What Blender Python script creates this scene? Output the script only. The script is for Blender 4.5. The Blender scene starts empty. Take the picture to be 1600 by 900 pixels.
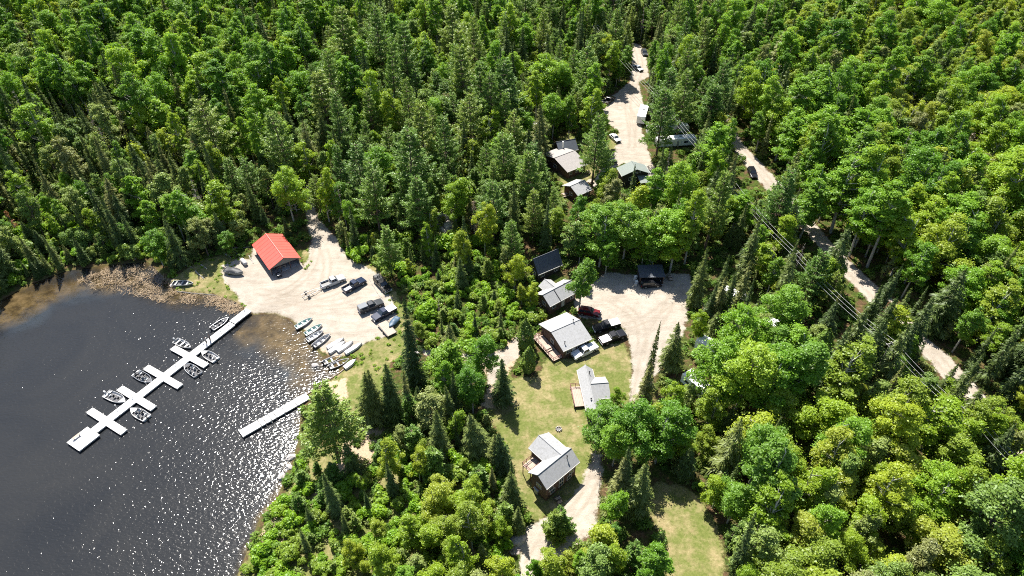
import bpy, math, random
import numpy as np
from mathutils import Vector, Matrix

scene = bpy.context.scene
COL = scene.collection
rad = math.radians

# ------------------------------------------------------------------ camera, sky, sun, exposure
CAM_H, PITCH, FOC = 106.0, rad(41.0), 1067.0          # metres, down tilt, focal length in px of a 1600 px wide frame
SUN_AZ, SUN_EL = 21.0, 56.5                           # sun stands ahead of the viewer, a little to the left
cam = bpy.data.cameras.new('camera'); cam.sensor_width = 36.0; cam.lens = 36.0 * FOC / 1600.0
cam.clip_start = 0.5; cam.clip_end = 9000.0
camo = bpy.data.objects.new('camera', cam); COL.objects.link(camo)
camo.location = (0, 0, CAM_H); camo.rotation_euler = (math.pi / 2 - PITCH, 0, 0)
scene.camera = camo

world = bpy.data.worlds.new('World'); scene.world = world; world.use_nodes = True
wn = world.node_tree.nodes; wl = world.node_tree.links
sky = wn.new('ShaderNodeTexSky'); sky.sky_type = 'NISHITA'; sky.sun_disc = False
sky.sun_elevation = rad(SUN_EL); sky.sun_rotation = rad(-SUN_AZ); sky.altitude = 300
bg = wn['Background']; bg.inputs['Strength'].default_value = 0.08
wl.new(sky.outputs['Color'], bg.inputs['Color'])

sun = bpy.data.lights.new('sun', 'SUN'); sun.energy = 5.0; sun.angle = rad(0.53); sun.color = (1.0, 0.955, 0.88)
suno = bpy.data.objects.new('sun', sun); COL.objects.link(suno)
to_sun = Vector((-math.sin(rad(SUN_AZ)) * math.cos(rad(SUN_EL)), math.cos(rad(SUN_AZ)) * math.cos(rad(SUN_EL)), math.sin(rad(SUN_EL))))
suno.rotation_euler = to_sun.to_track_quat('Z', 'Y').to_euler(); suno.location = to_sun * 400
SHDIR = (-to_sun.x / to_sun.z, -to_sun.y / to_sun.z)   # ground shadow offset per metre of height

vs = scene.view_settings
vs.view_transform = 'Standard'; vs.look = 'None'; vs.gamma = 1.0; vs.exposure = 1.33; vs.use_curve_mapping = False
cy = scene.cycles
cy.max_bounces = 7; cy.diffuse_bounces = 4; cy.glossy_bounces = 3; cy.transmission_bounces = 4; cy.transparent_max_bounces = 6
cy.use_denoising = False; cy.pixel_filter_type = 'BLACKMAN_HARRIS'; cy.filter_width = 1.05
cy.caustics_reflective = False; cy.caustics_refractive = False

rng = np.random.default_rng(7); random.seed(7)

# ------------------------------------------------------------------ picture <-> place
CP, SP = math.cos(PITCH), math.sin(PITCH)
def at(px, py, z=0.0):
    x = (px - 800) / FOC; y = -(py - 450) / FOC
    dx, dy, dz = x, CP + y * SP, -SP + y * CP
    t = (z - CAM_H) / dz
    return (dx * t, dy * t)
def proj(x, y, z):
    zz = z - CAM_H
    dep = y * CP - zz * SP; up = y * SP + zz * CP
    return 800 + FOC * x / dep, 450 - FOC * up / dep, dep

def sdist(P, poly):
    """signed distance of points P (N,2) to a polygon: negative inside"""
    poly = np.asarray(poly, float); best = np.full(len(P), 1e18); ins = np.zeros(len(P), bool)
    M = len(poly)
    for i in range(M):
        a = poly[i]; b = poly[(i + 1) % M]; e = b - a
        w = P - a
        t = np.clip((w @ e) / max(e @ e, 1e-9), 0, 1)
        dd = w - t[:, None] * e
        best = np.minimum(best, (dd * dd).sum(1))
        c = ((a[1] <= P[:, 1]) & (b[1] > P[:, 1])) | ((b[1] <= P[:, 1]) & (a[1] > P[:, 1]))
        if abs(e[1]) > 1e-9:
            xi = a[0] + (P[:, 1] - a[1]) * e[0] / e[1]
            ins ^= c & (P[:, 0] < xi)
    d = np.sqrt(best)
    return np.where(ins, -d, d)
def smooth(t):
    t = np.clip(t, 0, 1); return t * t * (3 - 2 * t)

SHORE_PX = [(-420, 640), (-200, 560), (-90, 506), (0, 470), (40, 447), (100, 424), (165, 414), (232, 409), (262, 438), (276, 455), (340, 462),
            (372, 472), (386, 492), (430, 489), (456, 501), (472, 517), (487, 536), (503, 556), (520, 572), (536, 579), (505, 600), (477, 619),
            (470, 650), (466, 690), (456, 722), (444, 752), (430, 782), (408, 806), (396, 836), (384, 868), (368, 905), (352, 960),
            (330, 1060), (280, 1300), (-700, 1300)]
SHORE = np.array([at(*p) for p in SHORE_PX])
KNOLL = at(694, 352, 3.0)

def edges(a, b, step, far):
    core = list(np.arange(a, b + 1e-6, step))
    lo = [a - f for f in far][::-1]; hi = [core[-1] + f for f in far]
    return np.array(lo + core + hi)
GX = edges(-300, 300, 1.25, (20, 60, 160, 500, 1500, 4000)); GY = edges(-10, 400, 1.25, (20, 60, 160, 500, 1500, 4000))
XX, YY = np.meshgrid(GX, GY)
GP = np.stack([XX.ravel(), YY.ravel()], 1)
D = sdist(GP, SHORE)
def roll(x, y):
    return 0.55 * np.sin(x * .061 + 1.3) * np.cos(y * .047) + 0.35 * np.sin(x * .13 + y * .09) + 0.2 * np.sin(x * .21 - y * .17 + 2)
Z = np.where(D > 0, 0.95 * (1 - np.exp(-D / 4.5)) + 3.2 * smooth((D - 14) / 80) + roll(GP[:, 0], GP[:, 1]) * smooth((D - 16) / 30),
             -2.6 * (1 - np.exp(D / 16)))
kn = (GP[:, 0] - KNOLL[0]) ** 2 / 42 + (GP[:, 1] - KNOLL[1]) ** 2 / 80
Z = Z + np.where(D > 0, 3.6 * np.exp(-kn), 0)
ZG = Z.reshape(XX.shape)
def hz(x, y):
    x = float(x); y = float(y)
    i = int(np.clip(np.searchsorted(GX, x) - 1, 0, len(GX) - 2)); j = int(np.clip(np.searchsorted(GY, y) - 1, 0, len(GY) - 2))
    u = (x - GX[i]) / (GX[i + 1] - GX[i]); v = (y - GY[j]) / (GY[j + 1] - GY[j])
    return float((ZG[j, i] * (1 - u) + ZG[j, i + 1] * u) * (1 - v) + (ZG[j + 1, i] * (1 - u) + ZG[j + 1, i + 1] * u) * v)
def hza(X, Y):
    i = np.clip(np.searchsorted(GX, X) - 1, 0, len(GX) - 2); j = np.clip(np.searchsorted(GY, Y) - 1, 0, len(GY) - 2)
    u = (X - GX[i]) / (GX[i + 1] - GX[i]); v = (Y - GY[j]) / (GY[j + 1] - GY[j])
    return (ZG[j, i] * (1 - u) + ZG[j, i + 1] * u) * (1 - v) + (ZG[j + 1, i] * (1 - u) + ZG[j + 1, i + 1] * u) * v
def gpt(px, py, dz=0.0):
    """the point of the ground (or dz above it) seen at a pixel of the photograph"""
    z = 1.0
    for _ in range(8):
        x, y = at(px, py, z + dz); z = max(hz(x, y), 0.0)
    return Vector((x, y, z + dz))

# ------------------------------------------------------------------ tagging and mesh helpers
def tag(o, label=None, cat=None, group=None, kind=None):
    if label: o['label'] = label
    if cat: o['category'] = cat
    if group: o['group'] = group
    if kind: o['kind'] = kind
    return o
def empty(name, loc, rz=0.0, label=None, cat=None, group=None):
    o = bpy.data.objects.new(name, None); COL.objects.link(o)
    o.empty_display_size = 0.3
    o.location = loc; o.rotation_euler = (0, 0, rz)
    return tag(o, label, cat, group)
def np_mesh(name, V, F, mats=(), smoothf=False, midx=None):
    """V (n,3), F (m,k) with equal k"""
    V = np.asarray(V, np.float32); F = np.asarray(F, np.int32); k = F.shape[1]
    me = bpy.data.meshes.new(name)
    me.vertices.add(len(V)); me.vertices.foreach_set('co', V.ravel())
    me.loops.add(F.size); me.loops.foreach_set('vertex_index', F.ravel())
    me.polygons.add(len(F)); me.polygons.foreach_set('loop_start', np.arange(0, F.size, k, dtype=np.int32))
    if midx is not None: me.polygons.foreach_set('material_index', np.asarray(midx, np.int32))
    if smoothf: me.polygons.foreach_set('use_smooth', np.ones(len(F), bool))
    for m in mats: me.materials.append(m)
    me.update(calc_edges=True); me.validate()
    return me
def link(name, me, parent=None, loc=None):
    o = bpy.data.objects.new(name, me); COL.objects.link(o)
    if parent: o.parent = parent
    if loc is not None: o.location = loc
    return o

class MB:
    def __init__(s): s.v = []; s.f = []
    def add(s, vs_, fs_):
        n = len(s.v); s.v += [tuple(p) for p in vs_]; s.f += [tuple(i + n for i in f) for f in fs_]; return s
    def box(s, c, d, rz=0.0, ry=0.0, taper=1.0):
        hx, hy, hz_ = d[0] / 2, d[1] / 2, d[2] / 2
        M = Matrix.Rotation(rz, 3, 'Z') @ Matrix.Rotation(ry, 3, 'Y'); P = []
        for z in (-1, 1):
            k = taper if z > 0 else 1.0
            for x, y in ((-1, -1), (1, -1), (1, 1), (-1, 1)):
                P.append(M @ Vector((x * hx * k, y * hy * k, z * hz_)) + Vector(c))
        return s.add(P, [(3, 2, 1, 0), (4, 5, 6, 7), (0, 1, 5, 4), (1, 2, 6, 5), (2, 3, 7, 6), (3, 0, 4, 7)])
    def slab(s, q, t):
        """a quad with thickness t below it"""
        q = [Vector(p) for p in q]; n = (q[1] - q[0]).cross(q[3] - q[0]).normalized()
        if n.z < 0: q = [q[0], q[3], q[2], q[1]]; n = -n
        b = [p - n * t for p in q]
        return s.add(b + q, [(3, 2, 1, 0), (4, 5, 6, 7), (0, 1, 5, 4), (1, 2, 6, 5), (2, 3, 7, 6), (3, 0, 4, 7)])
    def quad(s, q): return s.add(q, [(0, 1, 2, 3)])
    def prism(s, prof, y0, y1):
        """profile in xz pushed from y0 to y1"""
        n = len(prof)
        P = [(x, y0, z) for x, z in prof] + [(x, y1, z) for x, z in prof]
        F = [tuple(range(n)), tuple(range(2 * n - 1, n - 1, -1))] + [(i, i + n, (i + 1) % n + n, (i + 1) % n) for i in range(n)]
        return s.add(P, F)
    def prismx(s, prof, x0, x1):
        n = len(prof)
        P = [(x0, y, z) for y, z in prof] + [(x1, y, z) for y, z in prof]
        F = [tuple(range(n - 1, -1, -1)), tuple(range(n, 2 * n))] + [(i, (i + 1) % n, (i + 1) % n + n, i + n) for i in range(n)]
        return s.add(P, F)
    def tube(s, p0, p1, r0, r1=None, n=8, cap=True):
        r1 = r0 if r1 is None else r1
        p0, p1 = Vector(p0), Vector(p1); d = (p1 - p0)
        if d.length < 1e-6: return s
        q = d.to_track_quat('Z', 'Y'); P = []
        for p, r in ((p0, r0), (p1, r1)):
            for i in range(n):
                a = 2 * math.pi * i / n; P.append(p + q @ Vector((math.cos(a) * r, math.sin(a) * r, 0)))
        F = [(i, (i + 1) % n, (i + 1) % n + n, i + n) for i in range(n)]
        if cap: F += [tuple(range(n - 1, -1, -1)), tuple(range(n, 2 * n))]
        return s.add(P, F)
    def path(s, pts, rr, n=6):
        for a, b, r0, r1 in zip(pts[:-1], pts[1:], rr[:-1], rr[1:]): s.tube(a, b, r0, r1, n)
        return s
    def loft(s, rings, cap=True, closed=True):
        n = len(rings[0]); base = len(s.v)
        for r in rings: s.v += [tuple(p) for p in r]
        m = n if closed else n - 1
        for k in range(len(rings) - 1):
            for i in range(m):
                j = (i + 1) % n
                s.f.append((base + k * n + i, base + k * n + j, base + (k + 1) * n + j, base + (k + 1) * n + i))
        if cap:
            s.f.append(tuple(base + i for i in range(n - 1, -1, -1)))
            s.f.append(tuple(base + (len(rings) - 1) * n + i for i in range(n)))
        return s
    def mesh(s, name, m):
        me = bpy.data.meshes.new(name); me.from_pydata(s.v, [], s.f)
        me.materials.append(m); me.update(); return me
    def build(s, name, m, parent=None, bevel=0.0, smoothf=False, loc=None):
        me = s.mesh(name, m)
        if smoothf: me.polygons.foreach_set('use_smooth', np.ones(len(me.polygons), bool))
        o = link(name, me, parent, loc)
        if bevel > 0:
            b = o.modifiers.new('bevel', 'BEVEL'); b.width = bevel; b.segments = 2; b.limit_method = 'ANGLE'; b.angle_limit = rad(28)
        return o

# ------------------------------------------------------------------ materials
def newmat(name):
    m = bpy.data.materials.new(name); m.use_nodes = True
    nt = m.node_tree; nt.nodes.clear()
    out = nt.nodes.new('ShaderNodeOutputMaterial')
    return m, nt, out
def N(nt, t, **kw):
    n = nt.nodes.new(t)
    for k, v in kw.items():
        if hasattr(n, k): setattr(n, k, v)
        else: n.inputs[k].default_value = v
    return n
def noise(nt, scale, detail=4.0, rough=0.55, coord=None, dist=0.0):
    n = nt.nodes.new('ShaderNodeTexNoise'); n.inputs['Scale'].default_value = scale
    n.inputs['Detail'].default_value = detail; n.inputs['Roughness'].default_value = rough; n.inputs['Distortion'].default_value = dist
    if coord is not None: nt.links.new(coord, n.inputs['Vector'])
    return n
def ramp(nt, fac, stops):
    r = nt.nodes.new('ShaderNodeValToRGB'); el = r.color_ramp.elements
    while len(el) < len(stops): el.new(0.5)
    for e, (p, c) in zip(el, stops):
        e.position = p; e.color = (*c, 1) if len(c) == 3 else c
    nt.links.new(fac, r.inputs['Fac']); return r
def mixc(nt, fac, a, b, mode='MIX'):
    n = nt.nodes.new('ShaderNodeMix'); n.data_type = 'RGBA'; n.blend_type = mode
    for sock, v in ((n.inputs[0], fac), (n.inputs[6], a), (n.inputs[7], b)):
        if hasattr(v, 'is_output') or hasattr(v, 'links'): nt.links.new(v, sock)
        elif isinstance(v, (int, float)): sock.default_value = v
        else: sock.default_value = (*v, 1)
    return n.outputs[2]
def math_(nt, op, a, b=None, clamp=False):
    n = nt.nodes.new('ShaderNodeMath'); n.operation = op; n.use_clamp = clamp
    for sock, v in ((n.inputs[0], a), (n.inputs[1], b)):
        if v is None: continue
        if isinstance(v, (int, float)): sock.default_value = v
        else: nt.links.new(v, sock)
    return n.outputs[0]
MATS = {}
def pm(name, col, rough=0.6, metal=0.0, var=0.18, nscale=2.2, coat=0.0, dirt=None, bump=0.0, spec=None):
    """a principled material whose colour is broken up by two scales of noise"""
    if name in MATS: return MATS[name]
    m, nt, out = newmat(name)
    b = N(nt, 'ShaderNodeBsdfPrincipled'); tc = N(nt, 'ShaderNodeTexCoord')
    n1 = noise(nt, nscale, 5, .6, tc.outputs['Object']); n2 = noise(nt, nscale * 7, 3, .6, tc.outputs['Object'])
    f = math_(nt, 'ADD', math_(nt, 'MULTIPLY', n1.outputs['Fac'], .65), math_(nt, 'MULTIPLY', n2.outputs['Fac'], .35))
    lo = tuple(max(c * (1 - 1.6 * var), 0) for c in col); hi = tuple(min(c * (1 + 1.6 * var), 1) for c in col)
    r = ramp(nt, f, [(.25, lo), (.75, hi)]); c = r.outputs['Color']
    if dirt:
        nd = noise(nt, nscale * .6, 6, .65, tc.outputs['Object']); rd = ramp(nt, nd.outputs['Fac'], [(.5, (0, 0, 0)), (.68, (1, 1, 1))])
        c = mixc(nt, math_(nt, 'MULTIPLY', rd.outputs['Color'], .6), c, dirt)
    nt.links.new(c, b.inputs['Base Color'])
    b.inputs['Roughness'].default_value = rough; b.inputs['Metallic'].default_value = metal; b.inputs['Coat Weight'].default_value = coat
    if spec is not None: b.inputs['Specular IOR Level'].default_value = spec
    if bump > 0:
        bp = N(nt, 'ShaderNodeBump'); bp.inputs['Strength'].default_value = bump; bp.inputs['Distance'].default_value = .05
        nt.links.new(n2.outputs['Fac'], bp.inputs['Height']); nt.links.new(bp.outputs['Normal'], b.inputs['Normal'])
    nt.links.new(b.outputs['BSDF'], out.inputs['Surface'])
    MATS[name] = m; return m

def terrain_material():
    m, nt, out = newmat('terrain')
    tc = N(nt, 'ShaderNodeTexCoord'); co = tc.outputs['Object']
    def attr(nm):
        a = N(nt, 'ShaderNodeAttribute'); a.attribute_name = nm; return a.outputs['Fac']
    nA = noise(nt, .09, 5, .6, co).outputs['Fac']; nB = noise(nt, .45, 5, .65, co).outputs['Fac']
    nC = noise(nt, 2.2, 5, .7, co).outputs['Fac']; nD = noise(nt, 7.0, 3, .7, co).outputs['Fac']
    def edge(a, w=1.1):                                     # ragged edge from a 0..1 field
        e = math_(nt, 'ADD', a, math_(nt, 'MULTIPLY', math_(nt, 'SUBTRACT', nB, .5), w))
        e = math_(nt, 'ADD', e, math_(nt, 'MULTIPLY', math_(nt, 'SUBTRACT', nC, .5), w * .6))
        return ramp(nt, e, [(.42, (0, 0, 0)), (.60, (1, 1, 1))]).outputs['Color']
    litter = ramp(nt, nC, [(.25, (.030, .024, .014)), (.5, (.085, .055, .030)), (.75, (.17, .105, .06))]).outputs['Color']
    moss = ramp(nt, nC, [(.3, (.020, .034, .008)), (.7, (.075, .10, .022))]).outputs['Color']
    floor = mixc(nt, ramp(nt, nB, [(.40, (0, 0, 0)), (.56, (1, 1, 1))]).outputs['Color'], litter, moss)
    green = ramp(nt, nC, [(.25, (.070, .092, .022)), (.5, (.112, .130, .036)), (.8, (.175, .175, .065))]).outputs['Color']
    dry = ramp(nt, nC, [(.25, (.17, .135, .065)), (.55, (.26, .21, .11)), (.8, (.35, .29, .17))]).outputs['Color']
    gfac = math_(nt, 'ADD', math_(nt, 'MULTIPLY', nB, .6), math_(nt, 'MULTIPLY', nA, .5))
    grass = mixc(nt, ramp(nt, gfac, [(.50, (0, 0, 0)), (.68, (1, 1, 1))]).outputs['Color'], green, dry)
    grav = ramp(nt, math_(nt, 'ADD', math_(nt, 'MULTIPLY', nD, .5), math_(nt, 'MULTIPLY', nB, .5)),
                [(.28, (.205, .175, .142)), (.5, (.318, .282, .238)), (.74, (.41, .372, .320))]).outputs['Color']
    mpt = N(nt, 'ShaderNodeMapping'); mpt.inputs['Rotation'].default_value = (0, 0, rad(28)); mpt.inputs['Scale'].default_value = (.10, .55, 1); nt.links.new(co, mpt.inputs['Vector'])
    nT = noise(nt, 1.0, 4, .6, mpt.outputs['Vector'], 1.2).outputs['Fac']
    trk = ramp(nt, math_(nt, 'ADD', math_(nt, 'MULTIPLY', nT, .6), math_(nt, 'MULTIPLY', nA, .4)), [(.34, (.78, .76, .72)), (.48, (.97, .96, .94)), (.66, (1.08, 1.07, 1.06))]).outputs['Color']
    grav = mixc(nt, 1.0, grav, trk, 'MULTIPLY')
    rut = math_(nt, 'MULTIPLY', attr('track'), ramp(nt, nB, [(.36, (.15, .15, .15)), (.6, (1, 1, 1))]).outputs['Color'])
    grav = mixc(nt, rut, grav, mixc(nt, 1.0, grav, (.80, .77, .73), 'MULTIPLY'))
    sand = ramp(nt, math_(nt, 'ADD', math_(nt, 'MULTIPLY', nD, .4), math_(nt, 'MULTIPLY', nC, .6)), [(.3, (.26, .19, .12)), (.7, (.44, .35, .25))]).outputs['Color']
    silt = ramp(nt, nA, [(.35, (.034, .047, .066)), (.65, (.048, .062, .082))]).outputs['Color']
    shal = ramp(nt, nB, [(.35, (.060, .045, .025)), (.5, (.12, .09, .045)), (.7, (.19, .14, .075))]).outputs['Color']
    rock = ramp(nt, nC, [(.3, (.10, .085, .075)), (.6, (.33, .28, .26)), (.8, (.5, .44, .42))]).outputs['Color']
    c = floor
    c = mixc(nt, edge(attr('grass')), c, grass)
    c = mixc(nt, edge(attr('sand')), c, sand)
    c = mixc(nt, edge(attr('rock')), c, rock)
    c = mixc(nt, edge(attr('gravel'), .9), c, grav)
    ba = math_(nt, 'ADD', attr('bed'), math_(nt, 'MULTIPLY', math_(nt, 'SUBTRACT', nA, .5), .8))
    bedc = mixc(nt, ramp(nt, ba, [(.16, (0, 0, 0)), (.42, (1, 1, 1))]).outputs['Color'], shal, silt)
    c = mixc(nt, attr('wet'), c, bedc)
    d = N(nt, 'ShaderNodeBsdfDiffuse'); nt.links.new(c, d.inputs['Color'])
    bp = N(nt, 'ShaderNodeBump'); bp.inputs['Strength'].default_value = .5; bp.inputs['Distance'].default_value = .25
    nt.links.new(math_(nt, 'ADD', nC, math_(nt, 'MULTIPLY', nD, .4)), bp.inputs['Height']); nt.links.new(bp.outputs['Normal'], d.inputs['Normal'])
    nt.links.new(d.outputs['BSDF'], out.inputs['Surface'])
    return m

def water_material():
    """rippled surface; clear over the shallows, murky (and so opaque) where the lake is deep"""
    m, nt, out = newmat('lake_water')
    tc = N(nt, 'ShaderNodeTexCoord'); co = tc.outputs['Object']
    mp = N(nt, 'ShaderNodeMapping'); mp.inputs['Rotation'].default_value = (0, 0, rad(-35)); mp.inputs['Scale'].default_value = (1.0, 1.7, 1)
    nt.links.new(co, mp.inputs['Vector'])
    w1 = noise(nt, 1.25, 2.0, .5, mp.outputs['Vector'], .5).outputs['Fac']; w2 = noise(nt, .10, 2, .5, co).outputs['Fac']
    gust = ramp(nt, noise(nt, .035, 3, .6, co).outputs['Fac'], [(.3, (.75, .75, .75)), (.7, (1.15, 1.15, 1.15))]).outputs['Color']
    cal = N(nt, 'ShaderNodeAttribute'); cal.attribute_name = 'deep'
    gust = math_(nt, 'MULTIPLY', gust, math_(nt, 'ADD', .35, math_(nt, 'MULTIPLY', cal.outputs['Fac'], .75)))
    h = math_(nt, 'ADD', math_(nt, 'MULTIPLY', w1, gust), math_(nt, 'MULTIPLY', w2, .5))
    bp = N(nt, 'ShaderNodeBump'); bp.inputs['Strength'].default_value = 1.0; bp.inputs['Distance'].default_value = .085
    nt.links.new(h, bp.inputs['Height'])
    gl = N(nt, 'ShaderNodeBsdfGlossy'); gl.inputs['Roughness'].default_value = .115; nt.links.new(bp.outputs['Normal'], gl.inputs['Normal'])
    tr = N(nt, 'ShaderNodeBsdfTransparent'); tr.inputs['Color'].default_value = (.82, .80, .76, 1)
    at_ = N(nt, 'ShaderNodeAttribute'); at_.attribute_name = 'deep'
    pat = noise(nt, .05, 4, .6, co, 1.0).outputs['Fac']; deep = math_(nt, 'ADD', at_.outputs['Fac'], math_(nt, 'MULTIPLY', math_(nt, 'SUBTRACT', pat, .5), 1.5))
    df = N(nt, 'ShaderNodeBsdfDiffuse'); nt.links.new(ramp(nt, pat, [(.3, (.015, .0165, .0185)), (.7, (.023, .0235, .0235))]).outputs['Color'], df.inputs['Color'])
    body = N(nt, 'ShaderNodeMixShader'); nt.links.new(ramp(nt, deep, [(.22, (0, 0, 0)), (.62, (1, 1, 1))]).outputs['Color'], body.inputs['Fac'])
    nt.links.new(tr.outputs['BSDF'], body.inputs[1]); nt.links.new(df.outputs['BSDF'], body.inputs[2])
    fr = N(nt, 'ShaderNodeFresnel'); fr.inputs['IOR'].default_value = 1.33; nt.links.new(bp.outputs['Normal'], fr.inputs['Normal'])
    mx = N(nt, 'ShaderNodeMixShader'); nt.links.new(fr.outputs['Fac'], mx.inputs['Fac'])
    nt.links.new(body.outputs['Shader'], mx.inputs[1]); nt.links.new(gl.outputs['BSDF'], mx.inputs[2])
    nt.links.new(mx.outputs['Shader'], out.inputs['Surface'])
    return m

def leaf_material(name, stops, trans=.38, gloss=.05, tint=(1.25, 1.15, .55), lum=.2):
    """stops: palette over the object's random number; clump noise; part of the light passes through the leaf"""
    m, nt, out = newmat(name)
    oi = N(nt, 'ShaderNodeObjectInfo'); tc = N(nt, 'ShaderNodeTexCoord')
    c = ramp(nt, oi.outputs['Random'], stops).outputs['Color']
    n1 = noise(nt, .8, 2, .5, tc.outputs['Object']).outputs['Fac']; n2 = noise(nt, 6.0, 2, .6, tc.outputs['Object']).outputs['Fac']
    v = math_(nt, 'ADD', math_(nt, 'MULTIPLY', math_(nt, 'SUBTRACT', n1, .5), lum * 2.2), math_(nt, 'MULTIPLY', math_(nt, 'SUBTRACT', n2, .5), lum * 2.6))
    v = math_(nt, 'ADD', v, 1.0)
    hs = N(nt, 'ShaderNodeHueSaturation'); nt.links.new(v, hs.inputs['Value']); nt.links.new(c, hs.inputs['Color'])
    hs.inputs['Saturation'].default_value = 1.0
    nt.links.new(math_(nt, 'ADD', .485, math_(nt, 'MULTIPLY', n2, .03)), hs.inputs['Hue'])
    col = hs.outputs['Color']
    d = N(nt, 'ShaderNodeBsdfDiffuse'); nt.links.new(col, d.inputs['Color'])
    t = N(nt, 'ShaderNodeBsdfTranslucent'); nt.links.new(mixc(nt, 1.0, col, tint, 'MULTIPLY'), t.inputs['Color'])
    mx = N(nt, 'ShaderNodeMixShader'); mx.inputs['Fac'].default_value = trans
    nt.links.new(d.outputs['BSDF'], mx.inputs[1]); nt.links.new(t.outputs['BSDF'], mx.inputs[2])
    g = N(nt, 'ShaderNodeBsdfGlossy'); g.inputs['Roughness'].default_value = .45; g.inputs['Color'].default_value = (.8, .85, .8, 1)
    m2 = N(nt, 'ShaderNodeMixShader'); m2.inputs['Fac'].default_value = gloss
    nt.links.new(mx.outputs['Shader'], m2.inputs[1]); nt.links.new(g.outputs['BSDF'], m2.inputs[2])
    nt.links.new(m2.outputs['Shader'], out.inputs['Surface'])
    return m
M_TERRAIN = terrain_material(); M_WATER = water_material()
M_ASPEN = leaf_material('aspen_leaves', [(0, (.105, .240, .020)), (.2, (.175, .340, .024)), (.45, (.225, .395, .028)), (.7, (.155, .295, .036)), (.85, (.255, .410, .030)), (1, (.300, .425, .034))], trans=.55, gloss=.02)
M_BIRCH = leaf_material('birch_leaves', [(0, (.205, .335, .022)), (.25, (.290, .410, .026)), (.5, (.235, .325, .038)), (.75, (.355, .440, .032)), (1, (.320, .370, .050))], trans=.55, gloss=.02)
M_SPRUCE = leaf_material('spruce_needles', [(0, (.062, .098, .028)), (.4, (.098, .140, .034)), (.75, (.140, .175, .042)), (1, (.180, .185, .058))], trans=.15, gloss=.02, tint=(1.1, 1.1, .7))
M_PINE = leaf_material('pine_needles', [(0, (.115, .215, .036)), (.5, (.170, .275, .042)), (1, (.235, .310, .052))], trans=.35, gloss=.03, tint=(1.15, 1.12, .6))
M_CEDAR = leaf_material('cedar_scales', [(0, (.105, .175, .026)), (1, (.150, .215, .032))], trans=.2, gloss=.02)
M_SHRUB = leaf_material('shrub_leaves', [(0, (.180, .345, .020)), (.5, (.260, .420, .026)), (1, (.230, .315, .045))], trans=.55, gloss=.02)
M_OLIVE = leaf_material('willow_leaves', [(0, (.130, .215, .042)), (.4, (.180, .270, .050)), (.75, (.240, .300, .075)), (1, (.215, .225, .085))], trans=.35, gloss=.02)
M_DEADLEAF = leaf_material('dead_needles', [(0, (.30, .13, .055)), (.4, (.26, .17, .10)), (1, (.24, .20, .15))], trans=.1, gloss=.01)
M_UNDER = leaf_material('fern_leaves', [(0, (.085, .170, .026)), (.5, (.140, .235, .032)), (1, (.190, .220, .065))], trans=.4, gloss=.01)
M_REED = leaf_material('dead_reeds', [(0, (.26, .19, .12)), (1, (.36, .29, .22))], trans=.1, gloss=.01, lum=.5)
M_BARK = pm('bark', (.085, .065, .050), .9, var=.35, nscale=1.5)
M_PALEBARK = pm('pale_bark', (.30, .29, .25), .85, var=.35, nscale=1.2)
M_PINEBARK = pm('pine_bark', (.13, .085, .06), .9, var=.35, nscale=1.2)
M_DEADWOOD = pm('weathered_wood', (.27, .25, .23), .85, var=.3, nscale=1.5)

# ------------------------------------------------------------------ the setting: ground, gravel, lake
def wpoly(px): return np.array([gpt(*p)[:2] for p in px])
GRAVEL_PX = {
 'gravel_landing': [(345, 416), (350, 438), (372, 463), (388, 490), (432, 489), (456, 500), (480, 517), (500, 538), (518, 556), (548, 549), (578, 532), (606, 526), (622, 500), (612, 468),
            (590, 428), (562, 412), (542, 404), (534, 388), (520, 365), (499, 345), (489, 315), (482, 270), (478, 200), (472, 200), (474, 270), (478, 320),
            (479, 350), (485, 372), (483, 400), (474, 414), (455, 396), (422, 366), (398, 382), (392, 405), (372, 405)],
 'gravel_yard': [(896, 470), (925, 446), (945, 425), (990, 430), (1040, 428), (1078, 428), (1083, 455), (1077, 482), (1068, 520), (1047, 556), (1022, 590), (1008, 622), (996, 650), (984, 650),
            (985, 605), (989, 575), (984, 542), (976, 514), (950, 502), (930, 498), (905, 496)],
 'gravel_driveway': [(929, 710), (941, 710), (938, 760), (934, 795), (928, 832), (905, 852), (862, 880), (835, 905), (812, 905), (816, 850), (822, 826), (846, 812), (880, 792), (906, 757)],
 'gravel_campground_road': [(984, 66), (1001, 70), (1010, 95), (1014, 120), (998, 128), (1002, 150), (1006, 176), (1002, 200), (1008, 222), (1018, 250), (1035, 285), (1022, 292), (1000, 262), (975, 254), (960, 262), (945, 290),
            (925, 292), (940, 262), (960, 238), (968, 208), (930, 175), (936, 158), (962, 146), (984, 128), (988, 105)],
 'gravel_trail': [(660, 546), (700, 545), (760, 556), (790, 546), (812, 520), (822, 530), (806, 560), (780, 580), (775, 600), (762, 600), (764, 572), (700, 560), (662, 556)],
}
road_c = [(1085, 120), (1120, 180), (1150, 225), (1187, 268), (1232, 320), (1283, 375), (1325, 421), (1370, 463), (1422, 520), (1467, 560), (1505, 606), (1570, 680), (1680, 790)]
cen = [gpt(*p) for p in road_c]; lft, rgt = [], []
for i, p in enumerate(cen):
    d = (cen[min(i + 1, len(cen) - 1)] - cen[max(i - 1, 0)]); d.z = 0; d.normalize(); n = Vector((-d.y, d.x, 0))
    w = 2.4 + .4 * math.sin(i * 2.1); lft.append(p + n * w); rgt.append(p - n * w)
GRAVEL = {k: wpoly(v) for k, v in GRAVEL_PX.items()}
GRAVEL['gravel_road'] = np.array([(p.x, p.y) for p in lft + rgt[::-1]])
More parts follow.
